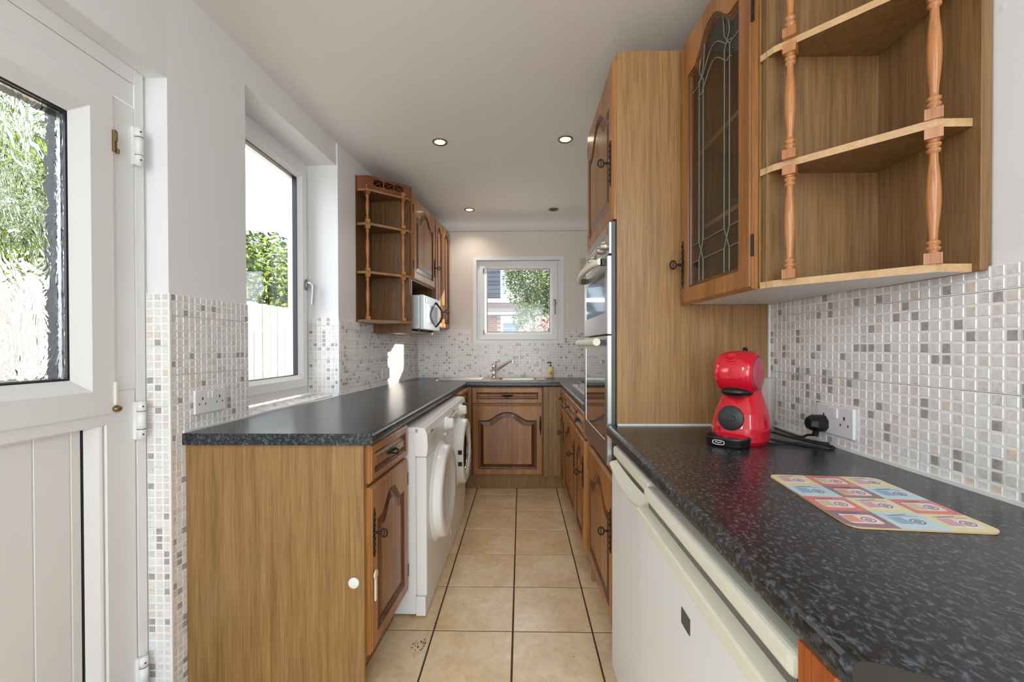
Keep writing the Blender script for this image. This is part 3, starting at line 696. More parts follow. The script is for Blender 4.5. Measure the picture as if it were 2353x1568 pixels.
dW = Vector((math.cos(aW), math.sin(aW))); nW = Vector((-dW.y, dW.x))   # along the run, depth towards the wall
c0 = Vector((-.786, 3.07))
shelf_unit('open corner shelves of oak darkened for shade, with turned spindles beside the left window', (c0.x, c0.y, 0), aW, -1, 1.372, 2.345, [1.388, 1.712, 2.035, 2.262], (2.262, 2.345), 'shaded_edge', 'shaded_panel')
# microwave cabinet
p = c0 + dW * .275
mc = thing('wall_cabinet', 'oak wall cabinet with open niche holding the microwave', 'cabinet', (p.x, p.y, 0), aW)
b = MB(); w = .545; D = .30
b.box(-w / 2, -w / 2 + .018, 0, D, 1.305, 2.31).box(w / 2 - .018, w / 2, 0, D, 1.305, 2.31).box(-w / 2 + .018, w / 2 - .018, 0, D, 2.292, 2.31).box(-w / 2 + .018, w / 2 - .018, 0, D, 1.685, 1.703)
b.box(-w / 2 + .018, w / 2 - .018, 0, D, 1.305, 1.323).box(-w / 2 + .018, w / 2 - .018, D - .008, D, 1.323, 2.29)
b.build('carcass', M['shaded_panel'], mc, .0008, 1)
do, _ = door_front('door', mc, -w / 2 + .004, w / 2 - .004, 1.695, 2.295, .085, .055); escutcheon(do, w / 2 - .026, 1.86, .15); hinge(do, -w / 2 + .002, 2.2); hinge(do, -w / 2 + .002, 1.80)
# two door cabinet in the corner
p = c0 + dW * (.55 + .245)
tc = thing('wall_cabinet', 'oak wall cabinet with two narrow doors in the far left corner', 'cabinet', (p.x, p.y, 0), aW); w = .485
b = MB(); b.box(-w / 2, w / 2, 0, D - .01, 1.37, 2.30); b.build('carcass', M['panel_oak'], tc, .001, 1)
for k, (a0, a1) in enumerate(((-w / 2 + .003, -.002), (.002, w / 2 - .003))):
    do, _ = door_front('door', tc, a0, a1, 1.375, 2.29, .04, .042); escutcheon(do, a1 - .02 if k == 0 else a0 + .02, 1.52, .13); hinge(do, a0 if k == 0 else a1, 2.2)
# glazed cabinet on the right
gc = thing('display_cabinet', 'oak wall cabinet with leaded glass door beside the tall unit', 'cabinet', (.622, 1.368, 0), aR); w = .464
b = MB(); b.box(-w / 2, -w / 2 + .018, .0, .30, 1.358, 2.303).box(w / 2 - .018, w / 2, 0, .30, 1.358, 2.303).box(-w / 2 + .018, w / 2 - .018, 0, .30, 2.285, 2.303).box(-w / 2 + .018, w / 2 - .018, .29, .30, 1.376, 2.285)
b.build('carcass', M['panel_oak'], gc, .0008, 1)
b = MB(); b.box(-w / 2 + .018, w / 2 - .018, .0, .29, 1.358, 1.376); o = b.build('base_panel', [M['inside_oak'], M['white_int']], gc); o.data.polygons[0].material_index = 1
for z in (1.62, 1.90):
    b = MB(); b.box(-w / 2 + .019, w / 2 - .019, .03, .288, z, z + .016); b.build('shelf', M['shelf_edge'], gc, .001)
do, (g0, g1, h0, h1) = door_front('door', gc, -w / 2 + .002, w / 2 - .004, 1.355, 2.298, .075, .062, glazed=True)
do.location = (w / 2, -.001, 0); do.rotation_euler = (0, 0, R(1.5))
for v in list(do.data.vertices): v.co.x -= w / 2
for ch in do.children:
    for v in ch.data.vertices: v.co.x -= w / 2
g0 -= w / 2; g1 -= w / 2; cu = (g0 + g1) / 2
b = MB(); yy = -.0095
def came(pts, r=.0019): b.tube([(x, yy, z) for x, z in pts], r, 6)
q = .055
for s_ in (-1, 1):
    e_ = cu + s_ * (cu - g0 - q); e2 = cu + s_ * (cu - g0 - q - .03)
    came([(e_, h0), (e_, h0 + .07), (e_ - s_ * .015, h0 + .10), (e2, h0 + .13), (e2, h1 - .06), (e_, h1 - .02), (e_ - s_ * .01, h1 + .03)])
    came([(e2, h0), (e2, h0 + .07), (e_ - s_ * .015, h0 + .10), (e_, h0 + .13), (e_, h1 - .06), (e2, h1 - .02), (e2 - s_ * .01, h1 + .05)])
    came([(cu + s_ * (cu - g0), h0 + .07), (e_, h0 + .07)]); came([(cu + s_ * (cu - g0), h0 + .13), (e_, h0 + .13)]); came([(cu + s_ * (cu - g0), h1 - .06), (e_, h1 - .06)])
came([(cu - .07, h0 + .07), (cu + .07, h0 + .07)]); came([(cu - .07, h0 + .13), (cu + .07, h0 + .13)])
for dz in (0, -.05): came([(cu + x, h1 - .03 + dz + .045 * math.cos(x * 26) * .8 + (.012 if abs(x) > .09 else 0)) for x in [(-.11 + .22 * k / 16) for k in range(17)]])
b.build('lead_pattern', M['lead'], do)
escutcheon(do, -w + .025, 1.50, .17); hinge(do, .001 - .004, 2.08); hinge(do, .001 - .004, 1.47)

# glassware seen dimly inside the display cabinet
def dish(label, loc, kind):
    b = MB()
    if kind == 'tumbler': b.lathe([(.0, 0), (.026, 0), (.032, .07), (.030, .07), (.024, .006), (0, .006)], 16)
    elif kind == 'jug': b.lathe([(0, 0), (.035, 0), (.042, .03), (.036, .07), (.038, .09), (.035, .09), (.033, .07), (.038, .03), (.03, .006), (0, .006)], 16); b.tube([(.038, 0, .08), (.06, 0, .07), (.06, 0, .035), (.04, 0, .02)], .004, 6)
    else: b.lathe([(0, 0), (.04, 0), (.09, .035), (.088, .037), (.04, .006), (0, .006)], 24)
    return tag(b.build('glass_' + kind, M['dish_' + kind], loc=loc), label, kind)
M['dish_tumbler'] = glass_mat('tumbler_glass', (.85, .87, .88, 1)); M['dish_jug'] = mat('grey_ceramic', 'b9b8b6', .3); M['dish_bowl'] = mat('grey_green_glaze', '55625f', .25)
dish('pale grey jug on the floor of the display cabinet behind leaded glass', (.72, 1.33, 1.3765), 'jug')
dish('clear glass tumbler at the near end of the display cabinet floor', (.71, 1.20, 1.3765), 'tumbler')
dish('dark shallow bowl on the lower shelf of the display cabinet', (.76, 1.38, 1.6365), 'bowl')

# microwave
mw = thing('microwave', 'small silver microwave oven in the niche above the left worktop', 'microwave', (c0.x + dW.x * .27 + nW.x * .0, c0.y + dW.y * .27 + nW.y * .0, 1.323), aW)
b = MB(); b.box(-.215, .215, -.045, .27, .012, .262); b.build('body', M['silver'], mw, .006)
b = MB(); b.box(-.217, .217, -.072, -.046, .010, .264); b.build('door', M['silver'], mw, .004)
b = MB(); b.box(-.15, .15, -.0735, -.071, .06, .20).build('window_glass', mat('microwave_window', 'b9c0c2', .08, .6), mw, .002)
b = MB(); b.box(-.17, .18, -.0733, -.071, .212, .252).build('control_strip', M['steel_dark'], mw, .001)
b = MB(); b.box(-.165, -.135, -.0745, -.073, .218, .246).build('display', M['dark_glass'], mw)
b = MB(); b.tube([(.10, -.071, .235)] + [(.10 + .02 * math.sin(PI * k / 12), -.082 - .042 * math.sin(PI * k / 12), .225 - .175 * k / 12) for k in range(13)] + [(.10, -.071, .04)], .008, 10); b.build('handle', M['black'], mw)
b = MB(); b.box(-.19, -.16, -.03, 0, 0, .013).box(.16, .19, -.03, 0, 0, .013).box(-.19, -.16, .2, .23, 0, .013).box(.16, .19, .2, .23, 0, .013); b.build('foot', M['black'], mw)

# ------------------------------------------------------------------ washing machines
def washer(label, loc, rz, cz, dr, dark):
    t_ = thing('washing_machine' if dark else 'tumble_dryer', label, 'washing machine' if dark else 'tumble dryer', loc, rz); h = .595 / 2; H_ = .848
    b = MB(); b.box(-h + .003, h - .003, .05, .57, .012, H_ - .018); b.build('body', M['white_grey'], t_, .004)
    b = MB(); b.box(-h, h, .032, .60 - .03, H_ - .03, H_); b.build('lid', M['white_grey'], t_, .006)
    # front panel with chamfered edges and recessed round dish
    b = MB(); b.box(-h, h, 0, .05, .095, .715); b.build('front_panel', M['white'], t_, .008)
    b = MB(); b.box(-h, h, .006, .05, .006, .093); b.build('kickboard', M['white'], t_, .004)
    b = MB(); vs = [(.05, .718), (-.001, .718), (-.006, .76), (-.004, .815), (.008, H_ - .004), (.05, H_ - .001)]
    b.rings([[(-h, y, z) for y, z in vs], [(h, y, z) for y, z in vs]][::-1]); b.add([(-h, y, z) for y, z in vs], [tuple(range(6))]); b.add([(h, y, z) for y, z in vs], [tuple(range(6))[::-1]])
    cp = b.build('control_panel', M['white'], t_, .003)
    T = TR((0, -.001, cz), rx=PI / 2)
    b = MB()
    if dark:
        b.lathe([(dr + .012, -.006), (dr + .010, .004), (dr, .012), (dr - .004, .05), (dr - .018, .058), (dr - .065, .052), (dr - .075, .04), (dr - .075, -.002)], 56, 0, T, cap=False)
        d_ = b.build('door', M['white'], t_)
        b = MB(); b.lathe([(dr - .074, .036), (dr - .09, .030), (.08, .014), (0, .01)], 48, 0, T, cap=False); b.build('porthole', M['dark_glass'], d_)
        b = MB(); b.lathe([(dr - .072, .040), (dr - .074, .045), (dr - .082, .045), (dr - .084, .036)], 48, 0, T, cap=False); b.build('rim', M['chrome'], d_)
        b = MB(); b.tube([(dr * .93 * math.cos(a), -.056, cz + dr * .93 * math.sin(a)) for a in [R(-12 + 4 * k) for k in range(13)]], .008, 8); b.build('handle', M['black'], d_)
        for z in (cz - .035, cz + .035): b = MB(); b.box(-dr - .004, -dr + .014, -.052, -.03, z - .012, z + .012); b.build('hinge_cap', M['hole'], d_)
    else:
        b.lathe([(dr + .018, -.006), (dr + .016, .005), (dr + .004, .008), (dr, .014), (dr - .004, .040), (dr - .016, .050), (dr - .07, .050), (dr - .085, .040), (.05, .036), (0, .036)], 56, 0, T, cap=False)
        d_ = b.build('door', M['white'], t_)
        b = MB(); b.box(dr - .05, dr - .042, -.053, -.049, cz - .04, cz + .02); b.build('handle', M['steel_dark'], d_, .001)
    # controls
    kx = .13 if not dark else .02
    b = MB(); b.lathe([(.036, 0), (.036, .012), (.030, .016), (.028, .040), (.025, .043), (0, .043)], 28, 0, TR((kx, -.004, .79), rx=PI / 2)); b.box(kx - .006, kx + .006, -.050, -.045, .768, .812); b.build('dial', M['white'], t_)
    b = MB(); b.lathe([(.008, 0), (.008, .010), (0, .011)], 14, 0, TR((kx - .03, -.004, .738), rx=PI / 2)); b.build('button', M['white'], t_)
    b = MB()
    for i in range(4):
        for j in range(5): b.box(-.22 + i * .03, -.205 + i * .03 + .004 * (j % 2), -.0075, -.0065, .735 + j * .014, .737 + j * .014)
    b.box(-.235, -.19, -.0078, -.004, .815, .822)
    b.build('printed_programme_list', M['steel_dark'], t_)
    b = MB(); b.box(-.28, -.10, -.010, -.004, .77, .80) if dark else b.box(.19, .27, -.009, -.003, .765, .815); b.build('soap_drawer' if dark else 'label_plate', M['white_grey'], t_, .003)
    if dark: b = MB(); b.box(.17, .275, -.0095, -.002, .742, .822); b.build('display', M['dark_glass'], t_, .002)
    return t_
aP = R(90) - .012
washer('white tumble dryer with solid round door, beside the near left cabinet', (-.416, 2.190, 0), aP, .475, .228, False)
washer('white washing machine with dark porthole, second one along the left run', (-.408, 2.795, 0), aP, .53, .208, True)

# ------------------------------------------------------------------ fridge and freezer under the right worktop
def undercounter(label, name, y0, y1, fx, lidz, proud, handle):
    cyy = (y0 + y1) / 2; w_ = (y1 - y0) / 2
    t_ = thing(name, label, 'freezer' if name == 'freezer' else 'fridge', (fx, cyy, 0), aR)
    b = MB(); b.box(-w_ + .002, w_ - .002, .055, .56, .01, .80); b.build('body', M['fridge_white'], t_, .004)
    b = MB(); b.box(-w_, w_, -.0, .57, .802, lidz); b.build('lid', M['cream'], t_, .012, 4)
    b = MB(); b.box(-w_ + .001, w_ - .001, -proud, .05, .03, .765); d_ = b.build('door', M['fridge_white'], t_, .008, 3)
    b = MB()
    if handle == 'curved':
        n = 16; lo = []
        for k in range(n + 1):
            u = -w_ + .004 + (2 * w_ - .008) * k / n; dip = .030 * math.sin(PI * k / n) ** .8
            lo.append([(u, -proud - .004, .768 - dip - .006), (u, -proud - .010, .774 - dip), (u, -proud - .004, .782 - dip), (u, .02, .79), (u, .02, .76 - dip)])
        b.rings(lo, 0, True); b.add(lo[0], [(4, 3, 2, 1, 0)]); b.add(lo[-1], [(0, 1, 2, 3, 4)])
    else:
        b.box(-w_, w_, -proud - .006, .04, .752, .782)
    b.build('handle_strip', M['cream'], t_, .004)
    b = MB(); b.box(-w_ + .01, w_ - .01, .012, .06, .76, .80); b.build('recess', M['steel_dark'], t_)
    if handle != 'curved':
        b = MB(); b.box(-.005, .035, -proud - .0018, -proud, .672, .702); b.build('badge', M['blue_grey'], t_)
    return t_
undercounter('small white freezer under the worktop, next to the tall oven unit', 'freezer', 1.155, 1.590, .338, .842, .004, 'curved')
undercounter('white undercounter fridge with dark badge, nearest the camera on the right', 'fridge', .515, 1.140, .322, .838, .012, 'strip')
b = MB(); b.box(.318, .90, .44, .500, 0, .868)
tag(b.build('end_panel', M['orange_panel'], None, .002), 'orange brown support panel under the near end of the right worktop', 'panel')

# ------------------------------------------------------------------ sink, tap, soap, hob
sk = thing('sink', 'stainless steel inset sink with drainer below the small window', 'sink', (-.25, 3.90, .91), 0)
b = MB(); X0, X1, Y0, Y1 = -.50, .47, -.175, .20; rx0, rx1, ry0, ry1 = bx0 + .25, bx1 + .25, by0 - 3.9, by1 - 3.9
def rr4(x0, x1, y0, y1, z, c=.03):
    pts = []
    for cx_, cy_, a0 in ((x1 - c, y0 + c, -90), (x1 - c, y1 - c, 0), (x0 + c, y1 - c, 90), (x0 + c, y0 + c, 180)):
        for k in range(5): a = R(a0 + 22.5 * k); pts.append((cx_ + c * math.cos(a), cy_ + c * math.sin(a), z))
    return pts
b.rings([rr4(X0, X1, Y0, Y1, 0), rr4(X0 + .002, X1 - .002, Y0 + .002, Y1 - .002, .006), rr4(X0 + .02, X1 - .02, Y0 + .02, Y1 - .02, .007), rr4(rx0 - .0, rx1 + .0, ry0, ry1, .003), rr4(rx0 + .003, rx1 - .003, ry0 + .003, ry1 - .003, -.01), rr4(rx0 + .012, rx1 - .012, ry0 + .012, ry1 - .012, -.15), rr4(rx0 + .05, rx1 - .05, ry0 + .05, ry1 - .05, -.16)], 0, True, cap=True)
b.build('basin', M['steel'], sk)
b = MB()
for k in range(7): b.tube([(-.44, -.12 + k * .042, .0075), (-.10, -.12 + k * .042, .0065)], .0035, 6)
b.build('drainer_ridges', M['steel'], sk)
b = MB(); b.lathe([(.035, -.159), (.035, -.156), (.02, -.155), (0, -.157)], 20, 0, TR((.22, -.02, 0))); b.build('plughole', M['chrome'], sk)
tp = thing('mixer_tap', 'chrome single lever mixer tap at the back of the sink', 'tap', (-.25, 4.0, .917), 0)
b = MB(); b.lathe([(.026, 0), (.026, .006), (.021, .010), (.020, .085), (.023, .09), (.023, .118), (.018, .128), (0, .130)], 24); b.build('body', M['chrome'], tp)
b = MB(); b.tube([(.0, 0, .05), (.05, -.015, .085), (.10, -.03, .122), (.155, -.045, .158), (.17, -.048, .162), (.178, -.05, .155), (.178, -.05, .138)], [.013, .012, .0115, .011, .0125, .0125, .0125], 12); b.build('spout', M['chrome'], tp)
b = MB(); b.tube([(0, .0, .125), (.01, -.0, .14), (.05, -.01, .15)], [.010, .008, .006], 8); b.build('lever', M['chrome'], tp)
sp = thing('soap_bottle', 'clear pump bottle of hand soap with round yellow label', 'soap bottle', (.278, 4.05, .91), 0)
b = MB(); b.lathe([(.0, 0), (.026, 0), (.028, .01), (.028, .075), (.022, .092), (.012, .10), (.012, .108), (0, .108)], 20); b.build('bottle', mat('soap_amber', 'e6d9b8', .15), sp)
b = MB(); b.lathe([(.019, 0), (.019, .001), (0, .001)], 20, 0, TR((0, -.0272, .05), rx=PI / 2)); b.lathe([(.009, 0), (.009, .0015), (0, .0015)], 16, 1, TR((0, -.0275, .05), rx=PI / 2)); b.build('label', [mat('soap_yellow', 'f0cf3c', .4), mat('soap_orange', 'e08a3c', .4)], sp)
b = MB(); b.lathe([(.012, .108), (.012, .118), (.004, .12), (.004, .142)], 12); b.tube([(.006, 0, .145), (-.012, 0, .147), (-.028, -.004, .14)], .005, 8); b.build('pump', mat('pump_dark', '3c3430', .4), sp)
hb = thing('hob', 'stainless steel gas hob set in the right worktop beyond the oven', 'hob', (.63, 2.92, .91), 0)
b = MB(); b.rings([rr4(-.245, .245, -.29, .35, 0, .02), rr4(-.245, .245, -.29, .35, .008, .02), rr4(-.235, .235, -.28, .34, .010, .02), rr4(-.20, .20, -.25, .31, .005, .02)], 0, True, cap=True); b.build('plate', mat('hob_steel', 'e4e6e8', .22, .8), hb)
for x in (-.11, .11):
    for y in (-.12, .17):
        b = MB(); b.lathe([(.05, .005), (.05, .012), (.035, .016), (.035, .024), (0, .026)], 20, 0, TR((x, y, 0))); b.build('burner', M['black'], hb)
b = MB()
for x in (-.11, .11):
    b.tube([(x - .09, -.23, .035), (x + .09, -.23, .035), (x + .09, .28, .035), (x - .09, .28, .035), (x - .09, -.23, .035)], .004, 6)
    for y in (-.12, .17): b.tube([(x - .09, y, .035), (x + .09, y, .035)], .004, 6)
    for y in (-.23, .28): b.tube([(x - .09, y, .035), (x - .09, y, .006)], .004, 6); b.tube([(x + .09, y, .035), (x + .09, y, .006)], .004, 6)
b.build('pan_support', M['steel_dark'], hb)

# ------------------------------------------------------------------ sockets
def socket(label, loc, rz):
    t_ = thing('wall_socket', label, 'socket', loc, rz)
    b = MB(); b.box(-.074, .074, -.009, 0, -.043, .043); b.build('plate', M['socket'], t_, .003)
    for s_ in (-1, 1):
        b = MB(); x = s_ * .009; b.rings([rect(x - .0075, x + .0075, .008, .036, -.009), rect(x - .007, x + .007, .009, .035, -.0125 if s_ > 0 else -.0105)], cap=True); b.build('switch', M['socket'], t_, .001)
        b = MB(); x = s_ * .041; b.box(x - .0023, x + .0023, -.0096, -.009, .006, .016); b.box(x - .016, x - .0125, -.0096, -.009, -.012, -.005).box(x + .0125, x + .016, -.0096, -.009, -.012, -.005) ; b.build('pin_holes', M['hole'], t_)
    return t_
aS = R(90) - math.atan((WB[0] - WA[0]) / (WB[1] - WA[1]))
socket('white double socket on the mosaic tiles beside the back door', (wl(1.567) + .011, 1.567, 1.009), aS)
socket('white double socket behind the coffee machine on the right wall', (.9205, 1.272, .988), aR)
socket('white double socket far along the left splashback under the microwave', (wl(3.30) + .012, 3.30, 1.00), aW)

# ------------------------------------------------------------------ coffee machine
km = thing('coffee_machine', 'glossy red capsule coffee machine on the right worktop', 'coffee machine', (.672, 1.345, .910), R(-47))
b = MB(); secs = [(0, .072, .074, .02), (.01, .078, .080, .02), (.05, .079, .080, .022), (.09, .072, .073, .028), (.12, .063, .064, .034), (.15, .053, .054, .040), (.18, .050, .050, .042), (.20, .046, .046, .042)]
lo = []
for z, rx_, ry_, cy_ in secs:
    l = []
    for k in range(32):
        a = 2 * PI * k / 32; ca, sa = math.cos(a), math.sin(a); l.append((rx_ * math.copysign(abs(ca) ** .8, ca), cy_ + ry_ * math.copysign(abs(sa) ** .8, sa), z))
    lo.append(l)
b.rings(lo, 0, True, cap=True); b.build('body', M['red'], km)
b = MB(); b.lathe([(.050, -.056), (.056, -.0535), (.062, -.044), (.066, -.026), (.0675, 0), (.066, .026), (.062, .044), (.056, .0535), (.050, .056)], 48, 0, TR((0, .008, .214), ry=PI / 2), cap=False); hd = b.build('head', M['red'], km)
for s_ in (-1, 1):
    b = MB(); b.lathe([(.050, -.001), (.0495, .0015), (.04, .005), (.02, .008), (0, .009)], 40, 0, TR((s_ * .0555, .008, .214), ry=s_ * PI / 2)); b.build('side_disc', M['red_dull'], hd)
    b = MB(); b.lathe([(.0515, -.001), (.0515, .0008), (.050, .0008), (.050, -.001)], 40, 0, TR((s_ * .0555, .008, .214), ry=s_ * PI / 2), cap=False); b.build('seam', M['hole'], hd)
b = MB(); b.lathe([(.017, 0), (.017, .002), (.0155, .003), (.014, .002), (0, .003)], 24, 0, TR((-.004, -.040, .2605), rx=R(44))); b.build('round_mark', M['red'], hd)
b = MB(); b.ellipsoid((0, -.006, .156), (.046, .050, .020), 0, 24, 10); b.build('capsule_holder', M['black'], km)
b = MB(); b.tube([(.0, .03, .27), (.0, .05, .288), (.0, .066, .288), (0, .070, .278)], .004, 8); b.build('lever', M['black'], km)
b = MB(); T = TR((0, -.0535, .078), rx=R(82)); b.lathe([(.037, 0), (.037, .004), (.034, .006), (0, .007)], 32, 0, T); bt = b.build('front_disc', mat('charcoal_disc', '2a2c2b', .4), km)
b = MB(); b.tube([(-.006, -.001, .0073), (-.006, .008, .0073)], .0012, 6, 0, T); b.tube([(-.014, -.008, .0073), (.008, -.008, .0073), (.014, -.004, .0073), (.014, .003, .0073), (.008, .006, .0073), (.0, .006, .0073)], .0012, 6, 0, T); b.build('cup_symbol', M['black'], bt)
b = MB(); lo = []
for z, k_ in ((0, .86), (.004, .94), (.024, 1), (.028, .985), (.027, .93), (.021, .90)):
    lo.append([(.062 * k_ * math.copysign(abs(math.cos(a)) ** .75, math.cos(a)), -.078 + .045 * k_ * math.copysign(abs(math.sin(a)) ** .8, math.sin(a)), z) for a in [2 * PI * i / 32 for i in range(32)]])
b.rings(lo, 0, True, cap=True); dt = b.build('drip_tray', M['black'], km)
b = MB(); st = [(.016 * math.copysign(min(abs(math.cos(a)) * 1.25, 1), math.cos(a)) - .008, -.1235, .014 + .0062 * math.sin(a)) for a in [2 * PI * i / 20 for i in range(21)]]
b.tube(st, .0011, 6); b.tube([(-.017, -.1238, .014), (-.012, -.1238, .0155), (-.008, -.1238, .0125), (-.003, -.1238, .0155), (.001, -.1238, .014)], .0011, 6); b.build('oval_badge', M['white'], dt)
b = MB(); b.lathe([(.0, .03), (.038, .03), (.044, .19), (.046, .195), (.043, .195), (.036, .036), (0, .036)], 24, 0, TR((.036, .082, 0))); b.build('water_tank', M['clear_plastic'], km)
cb = thing('power_cable', 'black cable and plug from the coffee machine to the right socket', 'cable', (0, 0, 0))
b = MB(); pl = Vector((.904, 1.312, .973))
hx = [[(pl.x - .006 - d_, pl.y + .024 * r_ * math.cos(a), pl.z + .026 * r_ * math.sin(a)) for a in [PI / 8 + 2 * PI * k / 8 for k in range(8)]] for d_, r_ in ((-.012, 1), (.018, 1), (.026, .86), (.034, .7))]
b.rings(hx, 0, cap=True)
b.tube([(pl.x - .012, pl.y + .004, pl.z - .022), (pl.x - .014, pl.y + .008, pl.z - .04)], .008, 8); b.build('plug', M['rubber'], cb)
def catmull(pts, n=8):
    pts = [Vector(p) for p in pts]; out = []
    for i in range(len(pts) - 1):
        p0, p1, p2, p3 = pts[max(i - 1, 0)], pts[i], pts[i + 1], pts[min(i + 2, len(pts) - 1)]
        for k in range(n):
            t_ = k / n; out.append(.5 * ((2 * p1) + (-p0 + p2) * t_ + (2 * p0 - 5 * p1 + 4 * p2 - p3) * t_ * t_ + (-p0 + 3 * p1 - 3 * p2 + p3) * t_ ** 3))
    return out + [pts[-1]]
b = MB(); b.tube(catmull([(pl.x - .014, pl.y + .008, pl.z - .038), (.885, 1.345, .93), (.87, 1.36, .922), (.82, 1.40, .940), (.79, 1.42, .950), (.765, 1.40, .952), (.80, 1.36, .932), (.85, 1.30, .922), (.885, 1.25, .918), (.885, 1.235, .9145), (.86, 1.24, .9145), (.80, 1.31, .9145), (.76, 1.35, .918), (.745, 1.37, .925)]), .0038, 10)
b.tube(catmull([(.745, 1.41, .95), (.79, 1.39, .934), (.83, 1.34, .925), (.87, 1.285, .922), (.893, 1.262, .922)]), .0036, 10); b.build('lead', M['rubber'], cb)

# ------------------------------------------------------------------ placemat
pm = thing('placemat', 'rectangular placemat printed with pastel squares on the right worktop', 'placemat', (.6565, .833, .9105), R(-5.5))
b = MB(); b.rings([rr4(-.112, .112, -.1425, .1425, 0, .02), rr4(-.112, .112, -.1425, .1425, .0032, .02)], 0, cap=True); b.build('board', [M['mat_core']], pm)
rows = ['yry', 'bpb', 'ryr', 'pby']; fill = {'y': ('print_pink', 'print_pale'), 'r': ('print_tan', 'print_pale'), 'b': ('print_blue', 'mat_b'), 'p': ('print_orange', 'print_pale')}
cw, chh = .224 / 3, .285 / 4
for j, row in enumerate(rows):
    for i, c in enumerate(row):
        x0, y1 = -.112 + i * cw, .1425 - j * chh; x1, y0 = x0 + cw, y1 - chh
        b = MB(); C_ = .02; poly = []
        for (px_, py_, corner, a0, sx, sy) in ((x1, y0, i == 2 and j == 3, -90, -1, 1), (x1, y1, i == 2 and j == 0, 0, -1, -1), (x0, y1, i == 0 and j == 0, 90, 1, -1), (x0, y0, i == 0 and j == 3, 180, 1, 1)):
            if corner: poly += [(px_ + sx * C_ + C_ * math.cos(R(a0 + 15 * k)), py_ + sy * C_ + C_ * math.sin(R(a0 + 15 * k))) for k in range(7)]
            else: poly.append((px_, py_))
        b.prism(poly, .0032, .0035); sq = b.build('printed_square', M['mat_' + c], pm)
        cx_, cy_ = (x0 + x1) / 2, (y0 + y1) / 2; dk, lt = fill[c]
        b = MB(); hw_, hh_ = .026, .020
        b.rings([rr4(cx_ - hw_, cx_ + hw_, cy_ - hh_, cy_ + hh_, .0035, .006), rr4(cx_ - hw_, cx_ + hw_, cy_ - hh_, cy_ + hh_, .0037, .006)], 0, cap=1)
        b.box(cx_ - hw_ + .001, cx_ - .004, cy_ - hh_ + .004, cy_ + hh_ - .006, .0036, .00385, 1)
        for r_ in (.0105, .0045): b.lathe([(r_, .0037), (r_, .0041), (r_ - .0015, .0041), (r_ - .0015, .0037)], 20, 2, TR((cx_ + .009, cy_ - .004, 0)), False, False)
        b.box(cx_ - hw_, cx_ + hw_, cy_ + hh_ - .001, cy_ + hh_, .0036, .0039, 2)
        b.tube([(cx_ - .02, cy_ + hh_, .0039), (cx_ + .012, cy_ + hh_ + .007, .0039)], .0004, 4, 2)
        b.build('printed_motif', [M[lt], M[dk], M['ink']], sq)

# ------------------------------------------------------------------ small fixtures
sites = [((-.487, 2.60), True, 'lit recessed downlight in the ceiling above the dryer'), ((.268, 2.585), True, 'lit recessed downlight in front of the tall oven unit'),
         ((-.463, 3.885), True, 'lit recessed downlight at the far left of the ceiling'), ((.296, 3.895), False, 'unlit dark recessed downlight at the far right of the ceiling'),
         ]
for (x, y), lit, lab in sites:
    t_ = thing('downlight', lab, 'downlight', (x, y, CEIL), 0, 'recessed ceiling downlights')
    b = MB(); b.lathe([(.045, .0), (.046, -.004), (.042, -.007), (.034, -.005), (.030, .0)], 28, 0, cap=False); b.build('rim', M['brass'], t_)
    b = MB(); b.lathe([(.031, -.0025), (.0, -.0030)], 24, cap=False); b.build('lens', M['lens' if lit else 'lens_off'], t_)
    if lit: lamp('bulb', 'SPOT', (0, 0, -.012), (0, 0, -1), 11 if y > 1.5 else 7, (1, .88, .74), t_, spot_size=R(125), spot_blend=.9, shadow_soft_size=.03)
ck = thing('child_lock', 'clear white plastic child safety lock on near left cabinet', 'safety lock', (-.576, 1.461, .393))
b = MB(); b.lathe([(.019, 0), (.019, .003), (.016, .005), (.008, .006), (0, .0065)], 28, 0, TR(rx=PI / 2)); b.build('disc', mat('lock_white', 'e6e4e2', .3), ck)
b = MB(); lo = []
T = Matrix.Translation((.0585, .0, -.0)) @ Matrix.Rotation(aL, 4, 'Z') @ Matrix.Translation((.036, 0, 0))
b.lathe([(.016, 0), (.015, .004), (.008, .006), (0, .006)], 20, 0, T @ TR((.0, -.002, .012), rx=PI / 2)); b.box(-.006, -.002, -.006, 0, -.072, .0, 0, T).box(.002, .006, -.006, 0, -.072, 0, 0, T).box(-.006, .006, -.006, 0, -.08, -.072, 0, T)
b.build('latch', mat('lock_cream', 'dccdb6', .3), ck, .001)
b = MB(); b.box(.565, .63, 4.095, 4.129, 1.795, 2.045)
cp = tag(b.build('wall_box', mat('cream_box', 'd9cfbd', .5), None, .004), 'slim cream slatted box on the far wall right of the window', 'wall box')
b = MB()
for x in (.575, .592, .61): b.box(x, x + .008, 4.090, 4.096, 1.80, 2.04)
b.build('slat', mat('cream_slat', 'c9b896', .5), cp)
b = MB()
for k in range(46):
    a = random.gauss(0, 1); x, y = -.50 + random.gauss(0, .03), 1.72 + random.gauss(0, .035)
    if x < -.46 or True: x = max(-.44, x) + random.uniform(0, .05)
    s_ = random.uniform(.0008, .0022); b.box(x - s_, x + s_, y - s_, y + s_, 0, s_, 0)
for k in range(20):
    x, y = random.uniform(-.38, .28), random.uniform(1.4, 3.2); s_ = random.uniform(.0008, .0016); b.box(x - s_, x + s_, y - s_, y + s_, 0, s_)
tag(b.build('crumbs', mat('crumb', '4a3524', .9)), 'brown crumbs scattered on the floor tiles by the near left cabinet', 'crumbs', kind='stuff')

